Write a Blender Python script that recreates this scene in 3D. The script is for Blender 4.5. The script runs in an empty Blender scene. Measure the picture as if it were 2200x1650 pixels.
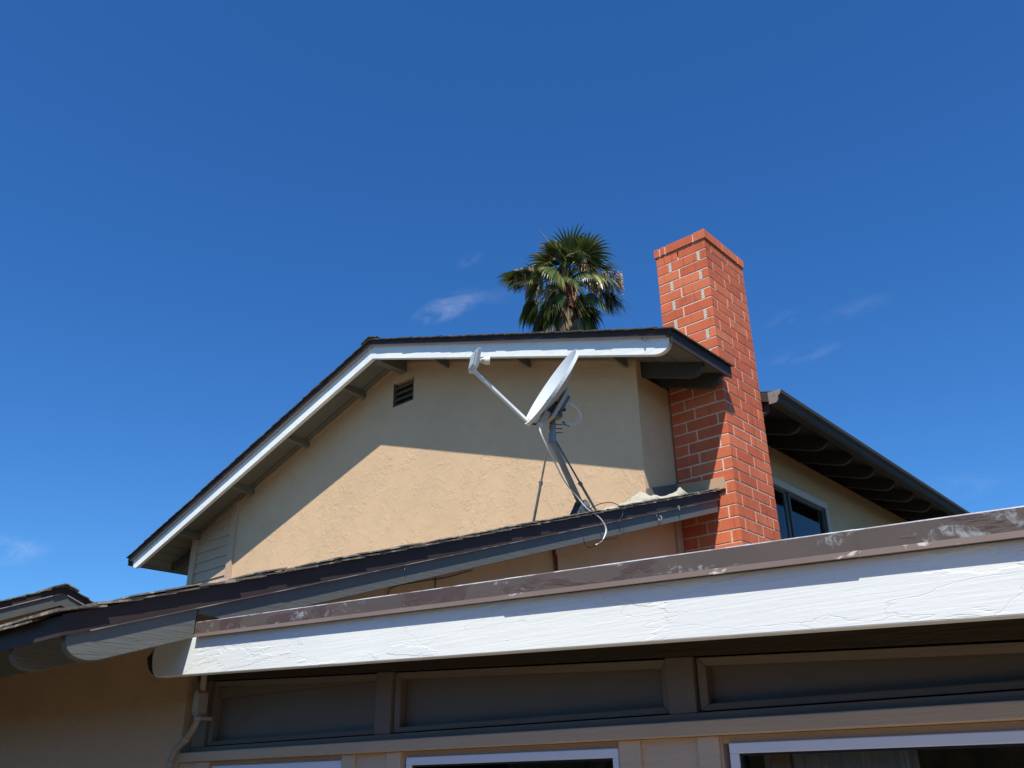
import bpy, bmesh, math, random
from mathutils import Vector, Matrix
random.seed(7)
S = 1.06                      # metres per layout unit
sc = bpy.context.scene
COL = sc.collection
# ------------------------------------------------------------------ camera
def cam_setup():
    y, p, r = math.radians(-41.1), math.radians(24.36), math.radians(-0.95)
    f = Vector((math.sin(y)*math.cos(p), math.cos(y)*math.cos(p), math.sin(p)))
    rt = Vector((math.cos(y), -math.sin(y), 0)); up = rt.cross(f)
    rt2 = math.cos(r)*rt + math.sin(r)*up; up2 = -math.sin(r)*rt + math.cos(r)*up
    cd = bpy.data.cameras.new("camera"); co = bpy.data.objects.new("camera", cd); COL.objects.link(co)
    cd.sensor_fit = 'HORIZONTAL'; cd.sensor_width = 36.0; cd.lens = 1895.0/2200*36
    cd.clip_start = 0.02; cd.clip_end = 20000
    m = Matrix((rt2, up2, -f)).transposed().to_4x4()
    co.matrix_world = m
    sc.camera = co
cam_setup()
# ------------------------------------------------------------------ light
SUN = Vector((.355, -.51, 1.0)).normalized()
elev = math.asin(SUN.z); azim = math.atan2(SUN.x, SUN.y)
w = bpy.data.worlds.new("World"); sc.world = w; w.use_nodes = True
nt = w.node_tree; N = nt.nodes; L = nt.links; N.clear()
out = N.new('ShaderNodeOutputWorld'); bg = N.new('ShaderNodeBackground')
sky = N.new('ShaderNodeTexSky'); sky.sky_type = 'NISHITA'; sky.sun_disc = False
sky.sun_elevation = elev; sky.sun_rotation = azim
sky.air_density = 1.0; sky.dust_density = 0.25; sky.ozone_density = 2.2; sky.altitude = 50
hs = N.new('ShaderNodeHueSaturation'); hs.inputs['Saturation'].default_value = 1.23; hs.inputs['Value'].default_value = 1.0
L.new(sky.outputs[0], hs.inputs['Color'])
vm = N.new('ShaderNodeVectorMath'); vm.operation = 'MULTIPLY'; vm.inputs[1].default_value = (.61, 1.02, 1.40); L.new(hs.outputs[0], vm.inputs[0])
# thin cirrus, fixed to compass directions of the sky
tc = N.new('ShaderNodeTexCoord')
def wisp(center, along, length, width, amp, scale, seed):
    c = Vector(center).normalized(); a = Vector(along); a = (a - a.dot(c)*c).normalized(); b = c.cross(a)
    def dot(v):
        d = N.new('ShaderNodeVectorMath'); d.operation = 'DOT_PRODUCT'; d.inputs[1].default_value = v; L.new(tc.outputs['Generated'], d.inputs[0]); return d.outputs['Value']
    def m(op, x, y=None):
        n = N.new('ShaderNodeMath'); n.operation = op
        for i, v in enumerate((x, y)):
            if v is None: continue
            if isinstance(v, (int, float)): n.inputs[i].default_value = v
            else: L.new(v, n.inputs[i])
        return n.outputs[0]
    u = m('DIVIDE', dot(a), length); v = m('DIVIDE', dot(b), width)
    r2 = m('ADD', m('MULTIPLY', u, u), m('MULTIPLY', v, v))
    fall = m('MAXIMUM', m('SUBTRACT', 1.0, r2), 0.0)
    front = m('GREATER_THAN', dot(c), 0.5)
    mp = N.new('ShaderNodeCombineXYZ'); L.new(m('MULTIPLY', dot(a), scale), mp.inputs[0]); L.new(m('MULTIPLY', dot(b), scale*2.6), mp.inputs[1]); mp.inputs[2].default_value = seed
    ns = N.new('ShaderNodeTexNoise'); ns.inputs['Scale'].default_value = 1.0; ns.inputs['Detail'].default_value = 7; ns.inputs['Roughness'].default_value = .6; ns.inputs['Distortion'].default_value = .8
    L.new(mp.outputs[0], ns.inputs['Vector'])
    k = m('MAXIMUM', m('SUBTRACT', ns.outputs['Fac'], 0.38), 0.0)
    return m('MULTIPLY', m('MULTIPLY', m('MULTIPLY', m('POWER', k, 1.25), m('MULTIPLY', fall, fall)), front), amp), m
WISPS = [((-.6227,.6086,.4897),(.7798,.5307,.3321),.052,.017,1.7,17,3.1), ((-.5881,.6062,.5351),(.807,.478,.346),.022,.009,.35,22,8.2),
         ((-.5797,.643,.5003),(.766,.64,.064),.03,.012,.5,16,6.2), ((-.3305,.8279,.4527),(.94,.255,.22),.028,.010,.35,20,5.3),
         ((-.2623,.853,.4496),(.965,.231,.125),.045,.012,.5,18,2.4), ((-.3208,.85,.4152),(.94,.334,.043),.055,.013,.4,18,1.4),
         ((-.2197,.9379,.2668),(.973,.229,0),.045,.018,.5,14,9.9), ((-.9239,.3149,.216),(.35,.926,.145),.045,.020,1.3,15,9.7)]
tot = None
for wdef in WISPS:
    o, m = wisp(*wdef); tot = o if tot is None else m('ADD', tot, o)
mixc = N.new('ShaderNodeMix'); mixc.data_type = 'RGBA'; mixc.clamp_factor = True
L.new(tot, mixc.inputs[0]); L.new(vm.outputs[0], mixc.inputs[6]); mixc.inputs[7].default_value = (7.5, 8.2, 9.6, 1)
L.new(mixc.outputs[2], bg.inputs[0]); bg.inputs[1].default_value = 0.088
L.new(bg.outputs[0], out.inputs[0])
sd = bpy.data.lights.new("sun", 'SUN'); so = bpy.data.objects.new("sun", sd); COL.objects.link(so)
sd.energy = 5.0; sd.angle = math.radians(.53); sd.color = (1.0, .955, .88)
so.rotation_euler = SUN.to_track_quat('Z', 'Y').to_euler(); so.location = (6, -8, 16)
sc.view_settings.view_transform = 'Standard'; sc.view_settings.look = 'None'
sc.view_settings.exposure = 0.32; sc.view_settings.gamma = 1.0; sc.view_settings.use_curve_mapping = False
sc.cycles.max_bounces = 8; sc.cycles.diffuse_bounces = 4

# ------------------------------------------------------------------ materials
class Mat:
    def __init__(s, name, color, rough=.6, spec=.4, metal=0.0):
        s.m = bpy.data.materials.new(name); s.m.use_nodes = True
        s.t = s.m.node_tree; s.N = s.t.nodes; s.L = s.t.links
        s.b = s.N['Principled BSDF']; s.b.inputs['Roughness'].default_value = rough
        s.b.inputs['Specular IOR Level'].default_value = spec; s.b.inputs['Metallic'].default_value = metal
        s.c = s.N.new('ShaderNodeRGB'); s.c.outputs[0].default_value = (*color, 1); s.col = s.c.outputs[0]
        s.tc = s.N.new('ShaderNodeTexCoord'); s.nrm = None; s.h = None
    def noise(s, scale, detail=5, rough=.55, dist=0.0, stretch=(1,1,1), loc=(0,0,0)):
        mp = s.N.new('ShaderNodeMapping'); mp.inputs['Scale'].default_value = stretch; mp.inputs['Location'].default_value = loc
        s.L.new(s.tc.outputs['Object'], mp.inputs[0])
        n = s.N.new('ShaderNodeTexNoise'); n.inputs['Scale'].default_value = scale; n.inputs['Detail'].default_value = detail
        n.inputs['Roughness'].default_value = rough; n.inputs['Distortion'].default_value = dist
        s.L.new(mp.outputs[0], n.inputs[0]); return n.outputs['Fac']
    def cracks(s, scale, width, dist=.3, stretch=(1,1,1)):
        mp = s.N.new('ShaderNodeMapping'); mp.inputs['Scale'].default_value = stretch
        s.L.new(s.tc.outputs['Object'], mp.inputs[0])
        n = s.N.new('ShaderNodeTexNoise'); n.inputs['Scale'].default_value = scale*1.7; n.inputs['Detail'].default_value = 4
        s.L.new(mp.outputs[0], n.inputs[0])
        va = s.N.new('ShaderNodeVectorMath'); va.operation = 'MULTIPLY_ADD'; va.inputs[1].default_value = (dist,)*3
        s.L.new(n.outputs['Color'], va.inputs[0]); s.L.new(mp.outputs[0], va.inputs[2])
        v = s.N.new('ShaderNodeTexVoronoi'); v.feature = 'DISTANCE_TO_EDGE'; v.inputs['Scale'].default_value = scale
        s.L.new(va.outputs[0], v.inputs['Vector'])
        return s.ramp(v.outputs['Distance'], width, 0.0)      # 1 on the crack
    def ramp(s, fac, a, b):                                 # linear map: fac=a ->0 , fac=b ->1
        r = s.N.new('ShaderNodeMapRange'); r.inputs[1].default_value = a; r.inputs[2].default_value = b
        r.clamp = True; s.L.new(fac, r.inputs[0]); return r.outputs[0]
    def math(s, op, x, y):
        n = s.N.new('ShaderNodeMath'); n.operation = op
        for i, v in enumerate((x, y)):
            if isinstance(v, (int, float)): n.inputs[i].default_value = v
            else: s.L.new(v, n.inputs[i])
        return n.outputs[0]
    def mix(s, fac, color, mode='MIX', k=1.0):
        x = s.N.new('ShaderNodeMix'); x.data_type = 'RGBA'; x.blend_type = mode
        if k != 1.0: fac = s.math('MULTIPLY', fac, k)
        s.L.new(fac, x.inputs[0]); s.L.new(s.col, x.inputs[6])
        if isinstance(color, tuple): x.inputs[7].default_value = (*color, 1)
        else: s.L.new(color, x.inputs[7])
        s.col = x.outputs[2]; return s
    def vary(s, scale, amt, **k):                           # brightness variation
        f = s.noise(scale, **k); g = s.ramp(f, .25, .75)
        x = s.N.new('ShaderNodeMapRange'); x.inputs[3].default_value = 1-amt; x.inputs[4].default_value = 1+amt; s.L.new(g, x.inputs[0])
        v = s.N.new('ShaderNodeVectorMath'); v.operation = 'SCALE'; s.L.new(s.col, v.inputs[0]); s.L.new(x.outputs[0], v.inputs['Scale'])
        s.col = v.outputs[0]; return s
    def bump(s, h, dist, strength=1.0):
        b = s.N.new('ShaderNodeBump'); b.inputs['Distance'].default_value = dist; b.inputs['Strength'].default_value = strength
        s.L.new(h, b.inputs['Height'])
        if s.nrm is not None: s.L.new(s.nrm, b.inputs['Normal'])
        s.nrm = b.outputs[0]; return s
    def done(s):
        s.L.new(s.col, s.b.inputs['Base Color'])
        if s.nrm is not None: s.L.new(s.nrm, s.b.inputs['Normal'])
        return s.m

def painted_wood(name, color, grain=(1, 14, 14), rough=.5, g=.0012, var=.06, spec=.35):
    m = Mat(name, color, rough, spec)
    m.vary(2.5, var).vary(9, var*.6, stretch=grain)
    m.bump(m.noise(7, 6, .6, .6, grain), g*2.2).bump(m.noise(40, 3), g*.5)
    return m.done()

def stucco(name, color):
    m = Mat(name, color, .85, .2)
    m.vary(.9, .06, detail=4).vary(7, .04, detail=6)
    st = m.ramp(m.noise(1.3, 5, .6, .4, (3.0, 3.0, .35)), .62, .8); m.mix(st, (color[0]*1.13, color[1]*1.12, color[2]*1.08), k=.5)
    trowel = m.ramp(m.noise(11, 7, .66, 1.3), .47, .56)
    patch = m.ramp(m.noise(3.3, 5, .6, .8), .44, .58)
    m.bump(m.math('MULTIPLY', trowel, patch), .0017).bump(m.noise(4.5, 6, .55, 1.0), .0035).bump(m.noise(120, 4, .7), .0022)
    return m.done()

TAN = (.665, .46, .272)
M = {}
M['stucco'] = stucco('tan_stucco', TAN)
M['siding'] = painted_wood('tan_siding', (.52, .365, .235), (1, 10, 10))
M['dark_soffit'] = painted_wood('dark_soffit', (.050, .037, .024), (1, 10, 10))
M['eave_shade_tone'] = painted_wood('shade_toned_soffit', (.040, .038, .034), (1, 10, 10))  # soffit darkened: shade between the right-eave rafters put into the colour
M['patio_siding'] = painted_wood('patio_siding', (.60, .46, .32), (1, 10, 10))
M['tan_wood'] = painted_wood('tan_wood', (.55, .40, .26), (1, 12, 12), g=.001)
M['taupe_wood'] = painted_wood('taupe_wood', (.165, .132, .097), (1, 12, 12), g=.0009)
M['taupe_panel'] = painted_wood('taupe_panel', (.155, .128, .098), (1, 5, 5), g=.0012, rough=.45)
def white_wood(name, grain):
    m = Mat(name, (.84, .86, .80), .5, .3)
    m.vary(2.0, .04).vary(5, .05, stretch=grain, detail=6)
    patch = m.ramp(m.noise(1.5, 6, .62, .5, (1, 4, 4)), .50, .515)
    m.mix(patch, (.77, .80, .785), k=.5)
    bare = m.ramp(m.noise(1.7, 5, .6, .5, (1, 5, 5), (4, 2, 1)), .69, .72); m.mix(bare, (.66, .58, .48), k=.5)
    cr = m.cracks(1.3, .008, .9, (1, 4.5, 4.5)); m.mix(cr, (.5, .52, .54), k=.22)
    m.bump(patch, .0006).bump(m.math('SUBTRACT', 1.0, cr), .0003)
    m.bump(m.noise(5, 7, .66, .2, grain), .0007)
    m.bump(m.noise(45, 4, .6, .2, (1, 2, 2)), .0003)
    m.mix(m.ramp(m.noise(4, 7, .7, .2, (.6, 26, 26)), .56, .70), (.66, .69, .70), k=.5)
    return m.done()
M['white_beam'] = white_wood('peeling_white_paint', (1, 30, 30))
M['white_barge'] = white_wood('white_barge_paint', (1.2, 12, 12))
M['grey_barge'] = painted_wood('grey_barge_paint', (.118, .118, .104), (12, 1, 12), g=.0010)
M['grey_tail'] = painted_wood('grey_tail_paint', (.140, .142, .122), (12, 1, 12), g=.0012)
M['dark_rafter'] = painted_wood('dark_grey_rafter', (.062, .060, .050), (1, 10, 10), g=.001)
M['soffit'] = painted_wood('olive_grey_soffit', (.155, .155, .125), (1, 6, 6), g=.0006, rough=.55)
m = Mat('dark_metal_flashing', (.050, .034, .030), .62, .22); m.vary(3, .12); m.bump(m.noise(3, 4), .004); M['dark_metal'] = m.done()
m = Mat('sun_toned_lip', (.42, .34, .30), .6, .3); m.vary(5, .12); M['lip_sun_tone'] = m.done()  # pale tone paints the sun catching the lip of the dark metal
m = Mat('glint_toned_metal_lip', (.13, .10, .09), .6, .3); m.mix(m.ramp(m.noise(5, 4), .5, .6), (.34, .29, .26)); M['lip_glint_tone'] = m.done()  # lighter noise patches paint the stretches where sun catches the lip
def brown_flash():
    m = Mat('weathered_brown_metal', (.112, .088, .074), .5, .4)
    m.vary(2.2, .15, stretch=(1, 1, 3)); 
    red = m.ramp(m.noise(2.4, 6, .65, .8, (1, 1, 2.5)), .50, .56); m.mix(red, (.078, .044, .042), k=.65)
    sm = m.ramp(m.noise(4.5, 7, .7, 1.3, (1.2, 1, 2.6), (3, 0, 1)), .55, .63)
    br = m.ramp(m.noise(42, 5, .7, .6, (1.3, 1, .8)), .44, .58)
    m.mix(m.math('MULTIPLY', sm, br), (.46, .50, .52), k=.6)
    m.bump(m.noise(2.2, 4, .5), .006).bump(red, .0008).bump(m.noise(22, 4, .6), .0008)
    return m.done()
M['brown_metal'] = brown_flash()
m = Mat('flashing_top_edge', (.36, .34, .34), .6, .3)
m.mix(m.ramp(m.noise(9, 5, .6), .42, .56), (.55, .58, .60)); m.mix(m.ramp(m.noise(5, 5, .6, 0, (1,1,1), (2,2,2)), .52, .6), (.20, .13, .11)); m.bump(m.noise(70, 4), .003); M['flash_edge'] = m.done()
m = Mat('flashing_lip', (.165, .122, .10), .5, .4); m.vary(3, .15)
m.mix(m.ramp(m.noise(16, 6, .7, .5, (1, 1, 2)), .62, .68), (.62, .55, .50), k=.8); M['flash_lip'] = m.done()
m = Mat('asphalt_shingle', (.085, .075, .068), .95, .1)
m.vary(8, .3).vary(240, .5, detail=2); m.mix(m.ramp(m.noise(12, 5), .55, .68), (.24, .21, .17), k=.6); m.bump(m.noise(200, 3), .002); M['shingle'] = m.done()
m = Mat('weathered_shingle', (.155, .135, .110), .95, .1)
m.vary(10, .3).vary(240, .45, detail=2); m.mix(m.ramp(m.noise(16, 5, .6, .3), .52, .6), (.42, .37, .29), k=.7); m.mix(m.ramp(m.noise(11, 5, .6, 0, (1,1,1), (5,5,5)), .60, .66), (.035, .03, .028), k=.8); m.bump(m.noise(200, 3), .002); M['shingle_low'] = m.done()
def brick():
    m = Mat('red_brick', (.64, .158, .068), .85, .2)
    g = m.N.new('ShaderNodeNewGeometry'); r = g.outputs['Random Per Island']
    m.mix(m.ramp(r, .0, .9), (.50, .105, .050), k=.7)
    w2 = m.math('FRACT', m.math('MULTIPLY', r, 7.13), 0.0); m.mix(m.ramp(w2, .55, 1.0), (.72, .22, .10), k=.6)
    m.vary(4, .12).vary(1.1, .14)
    st = m.noise(34, 4, .6, .15, (1, 1, .07)); m.mix(m.ramp(st, .56, .72), (.26, .045, .024), k=.65)
    m.mix(m.ramp(m.noise(22, 3, .6, 0, (1, 1, .08), (3, 3, 3)), .60, .78), (.70, .26, .13), k=.3)
    m.mix(m.ramp(m.noise(1.2, 3, .6, 0, (1, 1, 1), (7, 1, 2)), .58, .72), (.50, .30, .22), k=.25)
    m.mix(m.ramp(m.noise(75, 2), .70, .74), (.10, .03, .02), k=.7)
    m.bump(st, .0022).bump(m.noise(90, 4), .0012).bump(m.noise(8, 3), .003)
    return m.done()
M['brick'] = brick()
m = Mat('mortar', (.72, .56, .42), .95, .1); m.vary(3, .12).vary(60, .2); m.bump(m.noise(120, 4), .004); M['mortar'] = m.done()
m = Mat('pale_mortar', (.56, .52, .42), .95, .1); m.vary(70, .35); m.bump(m.noise(110, 4), .006); M['pale_mortar'] = m.done()
m = Mat('tan_flashing', (.50, .33, .19), .6, .3); m.vary(4, .1); m.bump(m.noise(4, 4), .004); M['tan_flash'] = m.done()
m = Mat('grey_flashing', (.15, .135, .12), .6, .3); m.vary(4, .12); M['grey_flash'] = m.done()
m = Mat('gutter_paint', (.075, .072, .060), .8, .15); m.vary(3, .12); m.bump(m.noise(2, 3), .004); M['gutter'] = m.done()
m = Mat('dish_paint', (.60, .645, .63), .42, .4); m.vary(3, .03); m.bump(m.noise(90, 3), .0003); M['dish'] = m.done()
m = Mat('dish_back_paint', (.50, .45, .36), .5, .4); m.vary(3, .05); M['dish_back'] = m.done()
m = Mat('galvanised_steel', (.27, .27, .245), .42, .5, .35); m.vary(9, .18)
m.mix(m.ramp(m.noise(11, 5, .6), .64, .72), (.20, .10, .06), k=.6); m.bump(m.noise(50, 3), .0005); M['steel'] = m.done()
m = Mat('dark_steel', (.125, .122, .112), .45, .5, .2); m.vary(12, .2); M['dark_steel'] = m.done()
m = Mat('rusty_cream_rod', (.55, .49, .38), .6, .4); m.vary(12, .15); m.mix(m.ramp(m.noise(9, 5, .6, 0, (1, 1, 2)), .54, .62), (.30, .17, .08), k=.7); M['rod'] = m.done()
m = Mat('rusty_grey_rod', (.20, .19, .17), .6, .4); m.vary(12, .2); M['rod_dark'] = m.done()
m = Mat('black_plastic', (.012, .012, .013), .4, .5); M['black'] = m.done()
m = Mat('white_cable', (.74, .73, .70), .45, .4); m.vary(10, .08); M['cable'] = m.done()
m = Mat('cream_plastic', (.66, .63, .54), .5, .4); m.vary(10, .1); m.mix(m.ramp(m.noise(30, 4), .60, .68), (.30, .24, .16), k=.6); M['cream'] = m.done()
m = Mat('rag_cloth', (.42, .385, .30), .95, .1); m.vary(9, .15); m.mix(m.ramp(m.noise(14, 5), .56, .70), (.30, .25, .18), k=.6); m.bump(m.noise(22, 5, .6, 1.0), .016); M['rag'] = m.done()
m = Mat('window_white', (.78, .80, .84), .4, .4); m.vary(3, .03); m.mix(m.ramp(m.noise(3.3, 4), .70, .72), (.55, .52, .48), k=.5); M['win_white'] = m.done()
m = Mat('grey_window_frame', (.66, .62, .54), .5, .4); m.vary(4, .06); M['win_grey'] = m.done()
m = Mat('dark_sash', (.075, .08, .08), .5, .4); M['sash'] = m.done()
m = Mat('room_dark', (.42, .38, .30), .9, .1); m.vary(3, .5, stretch=(3, 1, 3)); m.mix(m.ramp(m.noise(40, 4, .6, 0, (6, 6, .5)), .60, .72), (.10, .095, .08), k=.5); M['room'] = m.done()
m = Mat('blind_slats', (.62, .64, .66), .6, .3); M['blind'] = m.done()
m = Mat('conduit_paint', (.33, .27, .20), .45, .4); m.vary(6, .1); M['conduit'] = m.done()
m = Mat('conduit_cover_paint', (.36, .30, .235), .4, .5); m.vary(9, .1); M['conduit_cover'] = m.done()
m = Mat('vent_paint', (.40, .30, .23), .6, .3); m.vary(6, .1); M['vent'] = m.done()
m = Mat('vent_dark', (.09, .075, .06), .8, .2); M['vent_dark'] = m.done()
m = Mat('dark_ground', (.045, .035, .022), .9, .2); m.vary(.6, .15).vary(12, .1); m.bump(m.noise(40, 4), .003); M['ground'] = m.done()
m = Mat('patio_roof_gravel', (.15, .105, .068), .95, .1); m.vary(30, .25); M['rolled_roof'] = m.done()
def glass(name, tint, rough=.03):
    m = Mat(name, tint, rough, .5); m.b.inputs['Alpha'].default_value = 1
    t = m.N.new('ShaderNodeBsdfTransparent'); t.inputs[0].default_value = (*tint, 1)
    gl = m.N.new('ShaderNodeBsdfGlossy'); gl.inputs['Roughness'].default_value = rough
    fr = m.N.new('ShaderNodeFresnel'); fr.inputs[0].default_value = 1.5
    mx = m.N.new('ShaderNodeMixShader'); m.L.new(fr.outputs[0], mx.inputs[0]); m.L.new(t.outputs[0], mx.inputs[1]); m.L.new(gl.outputs[0], mx.inputs[2])
    m.L.new(mx.outputs[0], m.N['Material Output'].inputs[0]); return m.m
M['glass'] = glass('window_glass', (.86, .87, .86))
# palm
def leafmat(name, c1, c2, c3, ro=.33):
    m = Mat(name, c1, ro, .6 if ro < .5 else .15)
    g = m.N.new('ShaderNodeNewGeometry'); r = g.outputs['Random Per Island']
    m.mix(m.ramp(r, .2, 1.0), c2, k=.9); w2 = m.math('FRACT', m.math('MULTIPLY', r, 5.7), 0.0); m.mix(m.ramp(w2, .75, .95), c3, k=.8)
    tr = m.N.new('ShaderNodeBsdfTranslucent'); m.L.new(m.col, tr.inputs[0]); mx = m.N.new('ShaderNodeMixShader'); mx.inputs[0].default_value = .22
    m.done(); m.L.new(m.b.outputs[0], mx.inputs[1]); m.L.new(tr.outputs[0], mx.inputs[2]); m.L.new(mx.outputs[0], m.N['Material Output'].inputs[0]); return m.m
M['frond'] = leafmat('palm_frond', (.095, .130, .028), (.040, .062, .018), (.44, .38, .12))
M['dead_frond'] = leafmat('dead_palm_frond', (.34, .26, .15), (.17, .13, .075), (.46, .37, .24), .85)
M['seed'] = leafmat('palm_seed_stalk', (.62, .43, .25), (.46, .28, .15), (.72, .62, .46), .8)
m = Mat('palm_trunk', (.075, .058, .042), .9, .1); m.vary(6, .25, stretch=(1, 1, 4)); m.bump(m.noise(5, 4, .5, 0, (1, 1, 5)), .05); M['trunk'] = m.done()
m = Mat('palm_fibre', (.20, .085, .045), .9, .1); m.vary(14, .5); m.bump(m.noise(14, 5), .06); M['fibre'] = m.done()

# ------------------------------------------------------------------ mesh helper
class MB:
    def __init__(s): s.v = []; s.f = []; s.mi = []
    def add(s, vs, fs, mi=0):
        n = len(s.v); s.v += [Vector(v) for v in vs]; s.f += [tuple(i+n for i in f) for f in fs]; s.mi += [mi]*len(fs); return s
    def box(s, x0, x1, y0, y1, z0, z1, mi=0):
        return s.hexa([(x0,y0,z0),(x1,y0,z0),(x1,y1,z0),(x0,y1,z0),(x0,y0,z1),(x1,y0,z1),(x1,y1,z1),(x0,y1,z1)], mi)
    def hexa(s, p, mi=0):
        return s.add(p, [(0,3,2,1),(4,5,6,7),(0,1,5,4),(1,2,6,5),(2,3,7,6),(3,0,4,7)], mi)
    def prism(s, poly, axis, a0, a1, mi=0):
        """poly: 2D points in the plane normal to axis (x: (y,z), y: (x,z), z: (x,y))"""
        def P(a, p): return {'x': (a, p[0], p[1]), 'y': (p[0], a, p[1]), 'z': (p[0], p[1], a)}[axis]
        n = len(poly); vs = [P(a0, p) for p in poly] + [P(a1, p) for p in poly]
        fs = [tuple(range(n)), tuple(range(2*n-1, n-1, -1))] + [(i, i+n, (i+1) % n+n, (i+1) % n) for i in range(n)]
        return s.add(vs, fs, mi)
    def tube(s, pts, r, seg=8, mi=0, smooth=True, cap=True):
        pts = [Vector(p) for p in pts]; rs = r if isinstance(r, (list, tuple)) else [r]*len(pts)
        t0 = (pts[1]-pts[0]).normalized(); nrm = t0.orthogonal().normalized(); vs = []; fs = []
        for i, p in enumerate(pts):
            t = (pts[min(i+1, len(pts)-1)]-pts[max(i-1, 0)]).normalized()
            nrm = (nrm - nrm.dot(t)*t); nrm = nrm.normalized() if nrm.length > 1e-6 else t.orthogonal().normalized()
            b = t.cross(nrm)
            for k in range(seg):
                a = 2*math.pi*k/seg; vs.append(p + rs[i]*(math.cos(a)*nrm+math.sin(a)*b))
        for i in range(len(pts)-1):
            for k in range(seg):
                fs.append((i*seg+k, i*seg+(k+1) % seg, (i+1)*seg+(k+1) % seg, (i+1)*seg+k))
        if cap: fs += [tuple(range(seg-1, -1, -1)), tuple(range((len(pts)-1)*seg, len(pts)*seg))]
        return s.add(vs, fs, mi)
    def build(s, name, mats, parent=None, bevel=0, smooth=False, label=None):
        base = parent['_base'] if parent is not None and '_base' in parent.keys() else (0, 0, 0)
        base = Vector(base)
        me = bpy.data.meshes.new(name)
        me.from_pydata([v*S-base for v in s.v], [], s.f); me.validate()
        bm = bmesh.new(); bm.from_mesh(me); bmesh.ops.recalc_face_normals(bm, faces=bm.faces); bm.to_mesh(me); bm.free()
        if not isinstance(mats, (list, tuple)): mats = [mats]
        for mm in mats: me.materials.append(mm)
        if len(me.polygons) == len(s.mi): me.polygons.foreach_set('material_index', s.mi)
        if smooth: me.polygons.foreach_set('use_smooth', [True]*len(me.polygons))
        o = bpy.data.objects.new(name, me); COL.objects.link(o)
        if parent is not None:
            o.parent = parent; o['_base'] = tuple(base)
        if bevel:
            b = o.modifiers.new('bevel', 'BEVEL'); b.width = bevel*S; b.segments = 2; b.limit_method = 'ANGLE'; b.angle_limit = math.radians(35)
        if label: o['label'] = label
        return o
def thing(name, base, label, cat, group=None, kind=None):
    o = bpy.data.objects.new(name, None); COL.objects.link(o); b = Vector(base)*S
    o.location = b; o['_base'] = tuple(b); o['label'] = label; o['category'] = cat
    if group: o['group'] = group
    return o
def tagmesh(o, label, cat, group=None, kind=None):
    if label: o['label'] = label
    if cat: o['category'] = cat
    if group: o['group'] = group
    if kind: o['kind'] = kind
def smoothpath(pts, n=6):
    P = [Vector(p) for p in pts]; out = []
    for i in range(len(P)-1):
        p0 = P[max(i-1, 0)]; p1 = P[i]; p2 = P[i+1]; p3 = P[min(i+2, len(P)-1)]
        for k in range(n):
            t = k/n; out.append(.5*((2*p1)+(-p0+p2)*t+(2*p0-5*p1+4*p2-p3)*t*t+(-p0+3*p1-3*p2+p3)*t**3))
    out.append(P[-1]); return out

GZ = -1.55
# ================================================================== ground
g = MB(); n_ = 24
g.add([(-900, -900, GZ), (900, -900, GZ), (900, 900, GZ), (-900, 900, GZ)], [(0, 1, 2, 3)])
tagmesh(g.build('ground', M['ground']), None, None, kind='structure')
m = Mat('bounce_slab', (.31, .25, .18), .9, .2); m.vary(1.5, .1).vary(20, .1)
g = MB(); g.box(-1.9, 7, -3.2, 1.955, GZ+.002, GZ+.05); tagmesh(g.build('patio', m.done()), None, None, kind='structure')  # unseen pale slab, added to bounce warm light onto the front wall

# ================================================================== two storey house
house = thing('house', (-6.5, 5.6, GZ), 'tan stucco two-storey house with white gable boards, louvred vent and red brick chimney', 'house')
XR, SA, SL = -6.36, 4.06, .325           # ridge x, soffit apex z, slope
def sof(x): return SA - SL*abs(x-XR)
XL, XW, YG, YP = -10.1, -3.49, 5.53, 5.14
ZT = .1                                   # soffit to shingle base
# gable wall
# louvre opening x -6.465..-6.158, z 3.565..3.828
wl = MB(); vx0, vx1, vz0, vz1 = -6.465, -6.158, 3.565, 3.828
wl.prism([(-9.24, GZ), (vx0, GZ), (vx0, sof(vx0)), (XR, sof(XR)) if False else (vx0, sof(vx0)), (-9.24, sof(-9.24))], 'y', YG, YG+.12)
wl.prism([(vx1, GZ), (XW, GZ), (XW, sof(XW)), (vx1, sof(vx1))], 'y', YG, YG+.12)
wl.prism([(vx0, GZ), (vx1, GZ), (vx1, vz0), (vx0, vz0)], 'y', YG, YG+.12)
wl.prism([(vx0, vz1), (vx1, vz1), (vx1, sof(vx1)), (XR, sof(XR)), (vx0, sof(vx0))], 'y', YG, YG+.12)
wl.build('gable_wall', M['stucco'], house)
# side wall with window opening y 7.0..9.01 z 1.75..2.665
sw = MB(); wy0, wy1, wz0, wz1 = 7.15, 9.0, 1.75, 2.65
def swb(y0, y1, z0, z1): sw.box(XW-.12, XW, y0, y1, z0, z1)
swb(YG+.12, wy0, GZ, 3.0); swb(wy1, 14.2, GZ, 3.0); swb(wy0, wy1, GZ, wz0); swb(wy0, wy1, wz1, 3.0)
sw.build('side_wall', M['stucco'], house)
cap = MB()
cap.box(XL, XL+.1, YG+.13, 14.2, GZ, 2.84); cap.box(XL+.1, XW-.12, 14.1, 14.2, GZ, 2.9)
cap.build('rear_wall', M['stucco'], house)
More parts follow.
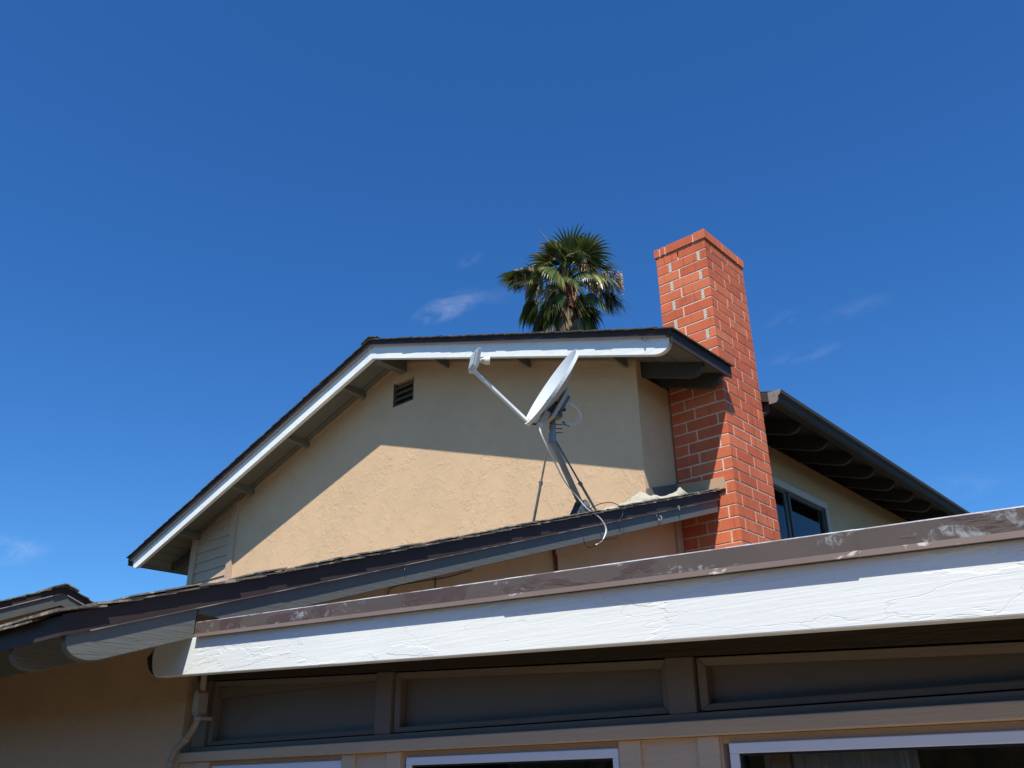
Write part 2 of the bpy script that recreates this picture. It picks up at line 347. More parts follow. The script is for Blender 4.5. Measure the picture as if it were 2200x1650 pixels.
# siding bay
sb = MB(); z = 1.30; ex = .1205
while z < 3.15:
    z1 = z+ex
    def xl(zz): return max(-10.0, XR-(SA-zz)/SL) if zz > sof(-10.0) else -10.0
    a, b = xl(z), xl(z1)
    if a < -9.30:
        b = min(b, -9.291)
        sb.hexa([(a, YG-.024, z), (-9.29, YG-.024, z), (-9.29, YG+.03, z), (a, YG+.03, z), (b, YG-.010, z1), (-9.29, YG-.010, z1), (-9.29, YG+.03, z1), (b, YG+.03, z1)])
    z = z1
sb.build('siding', M['siding'], house)
cb = MB(); cb.prism([(XL-.01, GZ), (-9.995, GZ), (-9.995, sof(-9.995)), (XL-.01, sof(XL-.01))], 'y', YG-.045, YG+.03); cb.build('corner_board', M['siding'], house, bevel=.003)
cb = MB(); cb.prism([(-9.29, GZ), (-9.185, GZ), (-9.185, sof(-9.185)), (-9.29, sof(-9.29))], 'y', YG-.032, YG+.03); cb.build('trim_board', M['siding'], house, bevel=.003)
# louvre vent
lv = MB()
lv.box(vx0, vx0+.008, YG-.004, YG+.08, vz0, vz1); lv.box(vx1-.008, vx1, YG-.004, YG+.08, vz0, vz1)
for k in range(4):
    zc = vz0 + (k+.5)*(vz1-vz0)/4
    lv.hexa([(vx0+.008, YG+.006, zc-.030), (vx1-.008, YG+.006, zc-.030), (vx1-.008, YG+.010, zc-.034), (vx0+.008, YG+.010, zc-.034),
             (vx0+.008, YG+.058, zc+.026), (vx1-.008, YG+.058, zc+.026), (vx1-.008, YG+.062, zc+.020), (vx0+.008, YG+.062, zc+.020)])
vb = MB(); vb.box(vx0, vx1, YG+.09, YG+.11, vz0, vz1)
lvo = lv.build('louvre_vent', M['taupe_wood'], house); vb.build('vent_backing', M['vent_dark'], lvo)
# roof sheathing (soffit seen from below)
XE, XEL = -2.90, -10.92
rf = MB()
def slab(x0, x1, y0, y1, t0=.0, t1=.085):
    rf.prism([(x0, sof(x0)+t0), (x1, sof(x1)+t0), (x1, sof(x1)+t1), (x0, sof(x0)+t1)], 'y', y0, y1)
slab(XEL, XR, YP+.002, 14.5); slab(XR, XE, YP+.002, 5.985); slab(XR, XW-.02, 5.985, 14.5)
roof = rf.build('roof', M['soffit'], house)
rf = MB(); slab(XW-.02, XE, 6.68, 14.5); rf.build('shade_toned_eave_boards', M['eave_shade_tone'], roof)
# board seams under the overhangs
se = MB()
for (x0, x1) in ((XEL+.03, XL-.02),):
    for k in range(5):
        x = x0+.03+k*.165; se.box(x, x+.006, YP+.05, 7.2, sof(x+.003)-.0015, sof(x+.003)+.002)
for y in (5.455,):
    for (a, b) in ((-10.05, -6.5), (-6.2, -3.5)):
        se.hexa([(a, y, sof(a)-.002), (b, y, sof(b)-.002), (b, y+.006, sof(b)-.002), (a, y+.006, sof(a)-.002), (a, y, sof(a)+.002), (b, y, sof(b)+.002), (b, y+.006, sof(b)+.002), (a, y+.006, sof(a)+.002)])
for x in (-3.33, -3.14): se.box(x, x+.005, YP+.05, 5.98, sof(x+.0025)-.0015, sof(x+.0025)+.002)
se.build('board_seams', M['black'], roof)
# shingles
def jit(a): return random.uniform(-a, a)
sh = MB()
def course(x0, x1, y0, y1, mb, lift):
    """one shingle row between x0 (low) and x1 (high)"""
    zl = sof(x0)+.085+lift; zh = sof(x1)+.085+.003
    mb.hexa([(x0, y0, zl), (x0, y1, zl), (x1, y1, zh), (x1, y0, zh), (x0, y0, zl+.010), (x0, y1, zl+.010), (x1, y1, zh+.006), (x1, y0, zh+.006)])
x = XEL-.02
while x < XR-.02:
    course(x, min(x+.16, XR), YP-.064+jit(.004), 14.5, sh, .010+jit(.0025)); x += .135
x = XE+.036
k = 0
while x > XR+.02:
    x1 = max(x-.16, XR)
    y0 = YP-.064+jit(.004)
    if x > XW:
        course(x, x1, y0, 5.988+jit(.004), sh, .010+jit(.003)); course(x, x1, 6.69, 14.5, sh, .012)
    else: course(x, x1, y0, 14.5, sh, .010+jit(.003))
    x -= .135
sh.build('shingles', M['shingle'], roof)
rc = MB()
for k in range(50):
    y = YP-.068+k*.17; zz = SA+.085+.022
    for sgn in (-1, 1):
        rc.hexa([(XR, y, zz+.008), (XR+sgn*.12, y, zz-.034), (XR+sgn*.12, y+.2, zz-.046), (XR, y+.2, zz-.006), (XR, y, zz+.020), (XR+sgn*.125, y, zz-.021), (XR+sgn*.125, y+.2, zz-.035), (XR, y+.2, zz+.004)])
rc.build('ridge_cap', M['shingle'], roof)
# drip edge metal on the rakes and right eave
de = MB(); yo = YP-.042
def rake_piece(mb, xa, xb, ztop, zbot, y0, y1):
    mb.hexa([(xa, y0, sof(xa)+zbot), (xb, y0, sof(xb)+zbot), (xb, y1, sof(xb)+zbot), (xa, y1, sof(xa)+zbot),
             (xa, y0, sof(xa)+ztop), (xb, y0, sof(xb)+ztop), (xb, y1, sof(xb)+ztop), (xa, y1, sof(xa)+ztop)])
for xa, xb in ((XEL-.005, XR), (XR, XE+.012)):
    rake_piece(de, xa, xb, .092, .046, yo, yo+.006)
de.prism([(XE, sof(XE)-.015), (XE+.012, sof(XE)-.018), (XE+.012, sof(XE)+.085), (XE, sof(XE)+.085)], 'y', yo+.006, 5.985)
de.prism([(XEL-.005, sof(XEL)-.008), (XEL, sof(XEL)-.008), (XEL, sof(XEL)+.085), (XEL-.005, sof(XEL)+.085)], 'y', yo+.006, 14.5)
deo = de.build('drip_edge', M['dark_metal'], roof)
dl = MB()
for xa, xb in ((XEL+.03, XR), (XR, XE-.045)):
    rake_piece(dl, xa, xb, .046, .034, yo+.010, YP-.001)
dl.build('drip_edge_lip', M['lip_sun_tone'], deo)
# barge boards
TB, BB = .075, -.105                      # top / bottom offsets from the soffit line
def barge_left():
    n = 8; pts = [(XR, sof(XR)+TB), (XR, sof(XR)+BB)]
    xe = XEL+.045; pts.append((xe+.14, sof(xe+.14)+BB))
    for k in range(1, n+1):
        a = k/n*math.pi/2; x = xe+.14-.12*math.sin(a); pts.append((x, sof(x)+BB+.085*(1-math.cos(a))))
    pts.append((xe, sof(xe)+TB)); return pts
def barge_right():
    n = 10; xe = XE-.035; pts = [(XR, sof(XR)+TB), (XR, sof(XR)+BB)]; pts.append((xe-.15, sof(xe-.15)+BB))
    for k in range(1, n+1):
        a = k/n*math.pi/2; x = xe-.15+.15*math.sin(a); pts.append((x, sof(x)+BB+.13*(1-math.cos(a))))
    pts.append((xe, sof(xe)+TB)); return pts
for nm, pts in (('barge_board', barge_left()), ('barge_board', barge_right())):
    b = MB(); b.prism(pts, 'y', YP, YP+.042); b.build(nm, M['white_barge'], house, bevel=.004)
b = MB(); xk = -3.13; b.hexa([(xk-.05, YP-.001, sof(xk)+.045), (xk+.02, YP-.001, sof(xk)+.045), (xk+.012, YP-.040, sof(xk)+.012), (xk+.004, YP-.040, sof(xk)+.012), (xk-.05, YP-.001, sof(xk)+.050), (xk+.02, YP-.001, sof(xk)+.050), (xk+.012, YP-.042, sof(xk)+.020), (xk+.004, YP-.042, sof(xk)+.020)]); b.build('barge_clip', M['steel'], house)
# lookout blocks between barge and wall
for x in (-6.93, -7.89, -8.91, -9.99, -5.66, -4.61, -3.585):
    b = MB(); s = sof(x)
    b.hexa([(x-.02, YP+.045, sof(x-.02)-.052), (x+.02, YP+.045, sof(x+.02)-.052), (x+.02, YG-.002, sof(x+.02)-.075), (x-.02, YG-.002, sof(x-.02)-.075),
            (x-.02, YP+.045, sof(x-.02)-.001), (x+.02, YP+.045, sof(x+.02)-.001), (x+.02, YG-.002, sof(x+.02)-.001), (x-.02, YG-.002, sof(x-.02)-.001)])
    b.build('lookout', M['soffit'], roof, bevel=.002)
b = MB(); x = -6.32
b.box(x-.04, x+.05, YP+.045, YG-.002, sof(x)-.14, sof(x)-.003-.02); b.build('lookout', M['soffit'], roof, bevel=.003)
# thin frieze strip
fs = MB()
for (a, c) in ((-9.98, -6.44), (-6.24, -3.5)):
    fs.hexa([(a, YG-.012, sof(a)-.022), (c, YG-.012, sof(c)-.022), (c, YG-.001, sof(c)-.022), (a, YG-.001, sof(a)-.022), (a, YG-.012, sof(a)-.002), (c, YG-.012, sof(c)-.002), (c, YG-.001, sof(c)-.002), (a, YG-.001, sof(a)-.002)])
fs.build('frieze_strip', M['siding'], house)
# rafter tails, right side
def tail_poly(x0, xe, depth, sgn=1, n=8, R=.15):
    pts = [(x0, sof(x0)-.001), (x0, sof(x0)-depth), (xe-sgn*R, sof(xe-sgn*R)-depth)]
    for k in range(1, n+1):
        a = k/n*math.pi/2; x = xe-sgn*R+sgn*R*math.sin(a); pts.append((x, sof(x)-depth+(depth-.012)*(1-math.cos(a))))
    pts.append((xe, sof(xe)-.001)); return pts
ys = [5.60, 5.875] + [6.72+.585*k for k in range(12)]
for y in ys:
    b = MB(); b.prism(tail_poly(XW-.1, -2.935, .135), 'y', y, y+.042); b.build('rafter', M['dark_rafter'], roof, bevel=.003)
bl = MB()
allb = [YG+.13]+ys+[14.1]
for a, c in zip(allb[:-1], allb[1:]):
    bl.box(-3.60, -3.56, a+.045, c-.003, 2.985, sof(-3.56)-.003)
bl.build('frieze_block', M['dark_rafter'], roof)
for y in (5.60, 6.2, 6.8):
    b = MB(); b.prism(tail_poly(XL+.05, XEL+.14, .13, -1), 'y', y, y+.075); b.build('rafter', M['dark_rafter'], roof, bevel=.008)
# gutter with end cap
gt = MB(); zg = sof(XE)
prof = [(XE+.004, zg+.070), (XE+.004, zg-.038), (XE+.070, zg-.038), (XE+.086, zg-.018), (XE+.090, zg+.012), (XE+.118, zg+.040), (XE+.122, zg+.070), (XE+.114, zg+.070), (XE+.110, zg+.042), (XE+.084, zg+.016), (XE+.078, zg-.014), (XE+.066, zg-.030), (XE+.012, zg-.030), (XE+.012, zg+.070)]
gt.prism(prof, 'y', 6.64, 14.5)
gto = gt.build('gutter', M['gutter'], house)
gc = MB(); gc.prism(prof[:7], 'y', 6.634, 6.6395); gc.build('gutter_end_cap', M['steel'], gto)
# upper side window
uw = thing  # keep name short
fr = MB(); X0 = XW+.022
fr.box(XW-.06, X0, wy0-.0, wy1+.035, wz1-.055, wz1+.012)
fr.box(XW-.06, X0, wy1-.0, wy1+.035, wz0-.03, wz1-.055)
fr.box(XW-.06, X0, wy0-.0, wy1+.0, wz0-.03, wz0+.02)
win = fr.build('window', M['win_grey'], house, bevel=.003)
ss = MB()
ss.box(XW-.055, XW-.02, 8.07, 8.13, wz0+.02, wz1-.055); ss.box(XW-.05, XW-.008, 8.14, 8.185, wz0+.02, wz1-.055)
ss.box(XW-.05, XW-.008, 8.185, wy1-.0, wz1-.09, wz1-.055); ss.box(XW-.05, XW-.008, wy1-.04, wy1-.003, wz0+.02, wz1-.09)
ss.box(XW-.055, XW-.02, wy0, 8.07, wz1-.085, wz1-.055)
ss.build('sash', M['sash'], win, bevel=.002)
gl = MB(); gl.box(XW-.036, XW-.030, wy0+.002, wy1-.04, wz0+.02, wz1-.087); gl.build('pane', M['glass'], win)
bd = MB()
for k in range(30):
    z = wz1-.10-k*.027
    bd.hexa([(XW-.088, wy0+.02, z), (XW-.088, wy1-.05, z), (XW-.070, wy1-.05, z-.017), (XW-.070, wy0+.02, z-.017), (XW-.088, wy0+.02, z+.002), (XW-.088, wy1-.05, z+.002), (XW-.070, wy1-.05, z-.015), (XW-.070, wy0+.02, z-.015)])
bd.build('blind', M['blind'], win)
rm = MB(); rm.box(XW-.135, XW-.122, wy0-.1, wy1+.1, wz0-.1, wz1+.1); rm.build('dark_room', M['room'], win)

# ---------------------------------------------------------------- chimney
CX0, CX1, CY0, CY1 = -3.475, -2.98, 5.99, 6.675
H = .0953; ZJ0 = 4.195          # joint below row 0's brick... rows counted downward
def chimney():
    core = MB(); core.box(CX0+.0035, CX1-.0035, CY0+.0035, CY1-.0035, GZ, ZJ0+.02)
    
    bk = MB(); pm = MB(); g = .0064
    def br(x0, x1, y0, y1, z0, z1):
        j = .0016
        bk.box(x0+jit(j*.3), x1+jit(j*.3), y0+jit(j*.3), y1, z0+jit(j), z1+jit(j))
    nrow = 58
    for r in range(-1, nrow):
        zt = ZJ0 - (r)*H; z0, z1 = zt+g, zt+H-g
        odd = (r % 2 != 0)
        d = .10
        # front face (y = CY0): between the corners
        if odd: fj = [-3.344, -3.058]; sj = [6.275, 6.575]; corner_front = False
        else: fj = [-3.256]; sj = [6.085, 6.375]; corner_front = True
        xs = [CX0]+fj+[CX1]; n = len(xs)-1
        for i in range(n):
            a = xs[i] + (g if i else 0); b = xs[i+1] - (g if i < n-1 else 0)
            wide = .009 if (odd and z0 > 3.0) else 0
            if i == n-1:      # corner brick wraps to the side face
                br(a+wide, CX1, CY0, (sj[0]-g), z0, z1)
            else: br(a+(wide if i else 0), b-wide, CY0, CY0+d, z0, z1)
        if odd and z0 > 3.0:
            for xj in fj: core.box(xj-.014, xj+.014, CY0+.0015, CY0+.03, zt+.002, zt+H-.002, 1)
        # side face (x = CX1)
        yy = sj+[CY1]
        for i in range(len(yy)-1):
            br(CX1-d, CX1, yy[i]+g, yy[i+1]-(g if i < len(yy)-2 else 0), z0, z1)
        # back and left, simple
        br(CX0+.0, CX1-d-.01, CY1-.05, CY1, z0, z1)
        if zt > 2.9: br(CX0, CX0+.05, CY0+d+.01, CY1-.06, z0, z1)
    core_o = core.build('chimney', [M['mortar'], M['pale_mortar']], house)
    bo = bk.build('brickwork', M['brick'], core_o, bevel=.0016)
    
    # projecting cap course
    cp = MB(); o = .012; z0 = ZJ0+H+.003; z1 = z0+.086; zc = z0+.012
    X0, X1, Y0, Y1 = CX0-o, CX1+o, CY0-o, CY1+o
    X = [X0, X0+.06, X0+.115, X0+.40, X1]
    for i in range(4):
        cp.box(X[i]+(g if i else 0), X[i+1]-(g if i < 3 else 0), Y0, Y0+(.11 if i < 3 else .30), z0+jit(.001), z1+jit(.003))
    Yy = [Y0+.30, Y0+.30+.29, Y1]
    for i in range(2):
        cp.box(X1-.11, X1, Yy[i]+.007, Yy[i+1]-(.005 if i == 0 else 0), z0+jit(.001), z1+jit(.003))
    cp.box(X0, X0+.11, Y0+.12, Y1, z0, z1); cp.box(X0+.12, X1-.12, Y1-.11, Y1, z0, z1)
    cp.build('cap_course', M['brick'], core_o, bevel=.003)
    cm = MB(); cm.box(X0+.006, X1-.006, Y0+.006, Y1-.006, z0+.003, z1-.006)
    cm.box(CX0+.002, CX1-.004, CY0+.003, CY1-.004, z0-.012, z0+.003)
    cm.build('cap_mortar', M['pale_mortar'], core_o)
    # small step flashing where the eave meets the brick
    fl = MB(); fl.hexa([(-3.05, 5.972, 3.035), (-2.972, 5.972, 3.010), (-2.972, 6.03, 3.010), (-3.05, 6.03, 3.035), (-3.05, 5.972, 3.085), (-2.972, 5.972, 3.085), (-2.972, 6.03, 3.085), (-3.05, 6.03, 3.085)])
    fl.build('flashing', M['grey_flash'], core_o)
chimney()

# ---------------------------------------------------------------- lower roof in front of the gable
low = lambda y: .532 + .3175*(y-1.261)   # top of shingle base
XK = -3.112; YE = 1.262
XLL = -8.6
lw = MB()
lw.box(XW-.12, XW, 1.963, YG, GZ, .55)
lw.prism([(1.963, .55), (YG, .55), (YG, low(YG)-.05), (1.963, low(1.963)-.05)], 'x', XW-.12, XW)
lw.build('lower_side_wall', M['stucco'], house)
fw = MB(); fw.box(XLL+.1, XW-.12, 1.963, 2.08, GZ, low(1.963)-.05); fw.build('lower_front_wall', M['stucco'], house)
lr = MB()
lr.prism([(YE+.005, low(YE)-.034), (YG, low(YG)-.034), (YG, low(YG)), (YE+.005, low(YE))], 'x', XLL, XW)
lr.prism([(YE+.005, low(YE)-.034), (5.985, low(5.985)-.034), (5.985, low(5.985)), (YE+.005, low(YE))], 'x', XW, XK-.022)
lroof = lr.build('lower_roof', M['soffit'], house)
ls = MB(); y = YE-.030
while y < 5.9:
    y1 = min(y+.165, 5.985); dx = XK+.0175+jit(.0025); lift = .010+jit(.003)
    if y < 1.42: lift += .012*(1-(y-1.25)/.2)
    xl_ = XLL if y1 < YG else XW
    def P(yy, l): return low(yy)+l
    # split each course into tabs so the drip line is uneven
    ls.hexa([(xl_, y, P(y, lift)), (dx, y, P(y, lift)), (dx-.0, y1, P(y1, .003)), (xl_, y1, P(y1, .003)), (xl_, y, P(y, lift+.008)), (dx, y, P(y, lift+.009)), (dx, y1, P(y1, .009)), (xl_, y1, P(y1, .009))])
    if random.random() < .55:
        ls.hexa([(dx-.2, y-.01, P(y, lift+.010)), (dx+.004, y-.004, P(y, lift+.011)), (dx+.002, y1-.03, P(y1, .010)), (dx-.2, y1-.03, P(y1, .010)), (dx-.2, y-.01, P(y, lift+.016)), (dx+.003, y-.004, P(y, lift+.017)), (dx, y1-.03, P(y1, .016)), (dx-.2, y1-.03, P(y1, .016))])
    y += .125
# uneven first course along the eave
x = XLL
while x < XK-.02:
    w_ = random.uniform(.10, .22); x2 = min(x+w_, XK+.022)
    l = .006+jit(.003)+(.014 if x2 > XK-.12 else 0); yo_ = YE-.034+jit(.004)
    ls.hexa([(x+.004, yo_, low(yo_)+l), (x2, yo_, low(yo_)+l), (x2, YE+.1, low(YE+.1)+.012), (x+.004, YE+.1, low(YE+.1)+.012), (x+.004, yo_, low(yo_)+l+.008), (x2, yo_, low(yo_)+l+.008), (x2, YE+.1, low(YE+.1)+.02), (x+.004, YE+.1, low(YE+.1)+.02)])
    x = x2
ls.build('shingles', M['shingle_low'], lroof)
# rake and eave metal
dm = MB()
dm.prism([(YE, low(YE)-.066), (5.975, low(5.975)-.066), (5.975, low(5.975)+.006), (YE, low(YE)+.006)], 'x', XK-.005, XK)
dm.box(XLL, XK-.005, YE, YE+.005, low(YE)-.066, low(YE)+.004)
dmo = dm.build('drip_edge', M['dark_metal'], lroof)
dm = MB(); dm.prism([(YE+.1, low(YE+.1)-.0695), (5.975, low(5.975)-.0695), (5.975, low(5.975)-.066), (YE+.1, low(YE+.1)-.066)], 'x', XK-.0115, XK+.0006)
dm.build('drip_edge_lip', M['lip_glint_tone'], dmo)
# barge board, starting with a shallow curved nose
YC = 1.757
def lb(y, o): return low(y)+o
pts = [(YC, lb(YC, -.045)), (YC, lb(YC, -.088)), (1.80, lb(1.80, -.105)), (1.86, lb(1.86, -.128)), (1.93, lb(1.93, -.148)), (2.05, lb(2.05, -.156)), (5.955, lb(5.955, -.160)), (5.955, lb(5.955, -.045))]
b = MB(); b.prism(pts, 'x', XK-.053, XK-.0150); b.build('barge_board', M['grey_barge'], house, bevel=.003)
# butt joint of the metal patch on the barge
b = MB(); b.prism([(YC+.004, lb(YC, -.07)), (YC+.004, lb(YC, -.086)), (1.80, lb(1.80, -.103)), (1.86, lb(1.86, -.127)), (1.93, lb(1.93, -.147)), (2.13, lb(2.13, -.153)), (2.13, lb(2.13, -.07))], 'x', XK-.0150, XK-.0138)
b.build('patch_plate', M['grey_barge'], house)
def low_tail(x0, x1, y_in, depth, name='rafter', mat='grey_tail', par=None, bev=.004):
    ye = YE+.028; R = .135; n = 10
    pts = [(y_in, low(y_in)-.036), (y_in, low(y_in)-depth), (ye+R, low(ye+R)-depth)]
    for k in range(1, n+1):
        a = k/n*math.pi/2; yy = ye+R-R*math.sin(a); pts.append((yy, low(yy)-depth+(depth-.072)*(1-math.cos(a))))
    pts.append((ye, low(ye)-.036))
    b = MB(); b.prism(pts, 'x', x0, x1); return b.build(name, M[mat], par or lroof, bevel=bev)
low_tail(XK-.053, XK-.0120, YC-.003, .178, 'barge_rafter_tail', par=house)
for k in range(8):
    x = -3.555-.585*k; low_tail(x-.04, x, 2.1, .172, mat='grey_tail')
# apron / step flashing at chimney and side wall
ap = MB()
ap.prism([(-3.47, low(5.98)+.008), (-3.055, low(5.98)+.008), (-3.055, 2.128), (-3.47, 2.158)], 'y', 5.966, 5.985)
apo = ap.build('apron_flashing', M['tan_flash'], lroof, bevel=.002)
ap = MB(); ap.hexa([(-3.486, YG-.0, low(YG)+.01), (-3.462, YG-.0, low(YG)+.01), (-3.462, 5.964, low(5.96)+.01), (-3.486, 5.964, low(5.96)+.01), (-3.486, YG, 2.03), (-3.470, YG, 2.03), (-3.470, 5.964, 2.165), (-3.486, 5.964, 2.165)])
ap.build('side_flashing', M['grey_flash'], lroof)
# corner trim where lower wall meets brick
b = MB(); b.box(XW-.0, XW+.022, 5.90, 5.982, GZ, low(5.9)-.04); b.build('corner_trim', M['tan_wood'], house, bevel=.003)
b = MB(); b.box(-9.9, -3.5, YG-.012, YG-.001, low(YG)+.005, low(YG)+.05); b.build('wall_flashing', M['tan_flash'], lroof)

# ================================================================== patio room with white beam
pr = thing('patio_room', (-1.5, 2.0, GZ), 'low lean-to patio room with long peeling white fascia beam and brown metal roof edge', 'patio room')
PS = -.0465; px = lambda x, z: z + PS*(x+3.085)
XB0, XB1 = -3.435, 2.6
YB = 1.75
b = MB()
n = 7; pts = [(XB0+.05, px(XB0, .508)), (XB1, px(XB1, .508)), (XB1, px(XB1, .378)), (XB0+.075, px(XB0+.075, .378))]
for k in range(1, n+1):
    a = k/n*math.pi/2; pts.append((XB0+.075-.05*math.sin(a), px(XB0, .378)+.09*(1-math.cos(a))))
b.prism(pts, 'y', YB, YB+.042)
beam = b.build('fascia_beam', M['white_beam'], pr, bevel=.003)
b = MB(); b.prism([(-3.475, px(-3.475, .455)), (-3.39, px(-3.39, .507)), (-3.39, px(-3.39, .385)), (-3.415, px(-3.415, .392)), (-3.45, px(-3.45, .412))], 'y', YB+.012, YB+.034); b.build('beam_end', M['black'], pr)
# roof deck
b = MB(); b.hexa([(-3.48, YB+.045, px(-3.48, .500)), (XB1, YB+.045, px(XB1, .500)), (XB1, 5.88, px(XB1, .500)), (-3.48, 5.88, px(-3.48, .500)), (-3.48, YB+.045, px(-3.48, .535)), (XB1, YB+.045, px(XB1, .535)), (XB1, 5.88, px(XB1, .535)), (-3.48, 5.88, px(-3.48, .535))])
b.build('roof', M['rolled_roof'], pr)
# flashing: face, flared lip, rounded top edge, in lapped lengths
def flash(x0, x1, off):
    f = MB(); y0 = YB-.0155-off
    f.hexa([(x0, y0, px(x0, .520)), (x1, y0, px(x1, .520)), (x1, y0+.004, px(x1, .520)), (x0, y0+.004, px(x0, .520)), (x0, y0, px(x0, .560)), (x1, y0, px(x1, .560)), (x1, y0+.004, px(x1, .560)), (x0, y0+.004, px(x0, .560))])
    fo = f.build('flashing', M['brown_metal'], pr)
    l = MB(); l.hexa([(x0, y0-.0035, px(x0, .5075)), (x1, y0-.0035, px(x1, .5075)), (x1, y0+.0005, px(x1, .5065)), (x0, y0+.0005, px(x0, .5065)), (x0, y0, px(x0, .520)), (x1, y0, px(x1, .520)), (x1, y0+.004, px(x1, .520)), (x0, y0+.004, px(x0, .520))])
    l.build('flashing_lip', M['flash_lip'], fo)
    t = MB(); t.tube([(x0, y0+.0035, px(x0, .5605)), (x1, y0+.0035, px(x1, .5605))], .0028, 8)
    t.hexa([(x0, y0+.004, px(x0, .557)), (x1, y0+.004, px(x1, .557)), (x1, y0+.06, px(x1, .545)), (x0, y0+.06, px(x0, .545)), (x0, y0+.004, px(x0, .561)), (x1, y0+.004, px(x1, .561)), (x1, y0+.06, px(x1, .549)), (x0, y0+.06, px(x0, .549))])
    t.build('flashing_edge', M['flash_edge'], fo)
flash(-3.088, -1.545, .0); flash(-1.552, -.62, .0022); flash(-.626, 2.6, .0)
# soffit strip and top plate
YW = 1.96
b = MB(); b.hexa([(-3.48, YB+.046, px(-3.48, .470)), (XB1, YB+.046, px(XB1, .470)), (XB1, YW+.1, px(XB1, .470)), (-3.48, YW+.1, px(-3.48, .470)), (-3.48, YB+.046, px(-3.48, .497)), (XB1, YB+.046, px(XB1, .497)), (XB1, YW+.1, px(XB1, .497)), (-3.48, YW+.1, px(-3.48, .497))])
b.build('soffit_board', M['dark_soffit'], pr)
ptop = lambda x: .331-.052*(x+2.2)
b = MB(); b.hexa([(-3.40, YW-.012, ptop(-3.40)), (XB1, YW-.012, ptop(XB1)), (XB1, YW+.06, ptop(XB1)), (-3.40, YW+.06, ptop(-3.40)), (-3.40, YW-.012, px(-3.40, .469)), (XB1, YW-.012, px(XB1, .469)), (XB1, YW+.06, px(XB1, .469)), (-3.40, YW+.06, px(-3.40, .469))])
b.build('top_plate', M['dark_soffit'], pr)
posts = [(-3.405, -3.315), (-2.313, -2.240), (-1.222, -1.146), (-.135, -.06), (.95, 1.025), (2.04, 2.115)]
ZB = .1465
for x0, x1 in posts:
    b = MB(); b.prism([(x0, ZB), (x1, ZB), (x1, ptop(x1)-.001), (x0, ptop(x0)-.001)], 'y', YW, YW+.06); b.build('post', M['taupe_wood'], pr, bevel=.002)
b = MB(); b.box(-3.40, XB1, YW+.0, YW+.06, .129, ZB-.001); b.build('sill_strip', M['taupe_wood'], pr)
for (a0, a1), (b0, b1) in zip(posts[:-1], posts[1:]):
    xa, xb = a1, b0
    p = MB(); p.prism([(xa, ZB), (xb, ZB), (xb, ptop(xb)-.002), (xa, ptop(xa)-.002)], 'y', YW+.046, YW+.056); po = p.build('panel', M['taupe_panel'], pr)
    fm = MB(); t = .020
    def mold(x0, z0, x1, z1, ix0, iz0, ix1, iz1):
        # moulding strip: outer edge (x0,z0)-(x1,z1) at the front, inner edge deeper
        fm.add([(x0, YW+.010, z0), (x1, YW+.010, z1), (ix1, YW+.016, iz1), (ix0, YW+.016, iz0), (ix1, YW+.045, iz1), (ix0, YW+.045, iz0), (x0, YW+.045, z0), (x1, YW+.045, z1)],
               [(0, 1, 2, 3), (3, 2, 4, 5), (5, 4, 7, 6), (6, 7, 1, 0), (0, 3, 5, 6), (1, 7, 4, 2)])
    za, zb = ptop(xa)-.004, ptop(xb)-.004
    A, B, C, D = (xa+.006, ZB+.003), (xb-.004, ZB+.003), (xb-.004, zb), (xa+.006, za)
    a_, b_, c_, d_ = (xa+.006+t, ZB+.003+t*.8), (xb-.004-t, ZB+.003+t*.8), (xb-.004-t, zb-t), (xa+.006+t, za-t)
    mold(*A, *B, *a_, *b_); mold(*D, *C, *d_, *c_); mold(*A, *D, *a_, *d_); mold(*B, *C, *b_, *c_)
    fm.build('moulding', M['taupe_wood'], po, bevel=.002)
# sloping sub-trim in first bay
b = MB(); b.prism([(-3.285, .3215), (-2.317, .3145), (-2.317, .331), (-3.285, .362)], 'y', YW+.026, YW+.0455); b.build('trim_wedge', M['taupe_wood'], pr, bevel=.001)
b = MB(); b.hexa([(-3.487, YW-.022, .094), (XB1, YW-.022, .094), (XB1, YW+.06, .094), (-3.487, YW+.06, .094), (-3.487, YW-.022, .128), (XB1, YW-.022, .1272), (XB1, YW+.06, .1272), (-3.487, YW+.06, .128)])
b.build('rail', M['tan_wood'], pr, bevel=.003)
# lower wall with openings
wins = [(-3.235, -2.468), (-2.158, -1.378), (-1.070, -.02), (.30, 1.10), (1.40, 2.2)]
edges = [-3.487]+[v for p in wins for v in (p[0]-.02, p[1]+.004)]+[XB1]
for i in range(0, len(edges), 2):
    b = MB(); b.box(edges[i], edges[i+1], YW+.006, YW+.06, GZ, .093); b.build('wall', M['patio_siding'], pr)
for x0, x1 in wins:
    b = MB(); b.box(x0-.0195, x1+.0035, YW+.010, YW+.06, .0765, .093)
    b.box(x0-.0195, x1+.0035, YW+.006, YW+.06, GZ, -.80); b.build('wall', M['tan_wood'], pr)
for x0, x1 in ((-3.3437, -3.258), (-2.463, -2.400), (-2.243, -2.183), (-1.373, -1.311), (-1.149, -1.094), (.02, .08), (.22, .28), (1.13, 1.19)):
    b = MB(); b.box(x0, x1, YW-.006, YW+.0055, GZ, .0935); b.build('batten', M['patio_siding'], pr, bevel=.002)
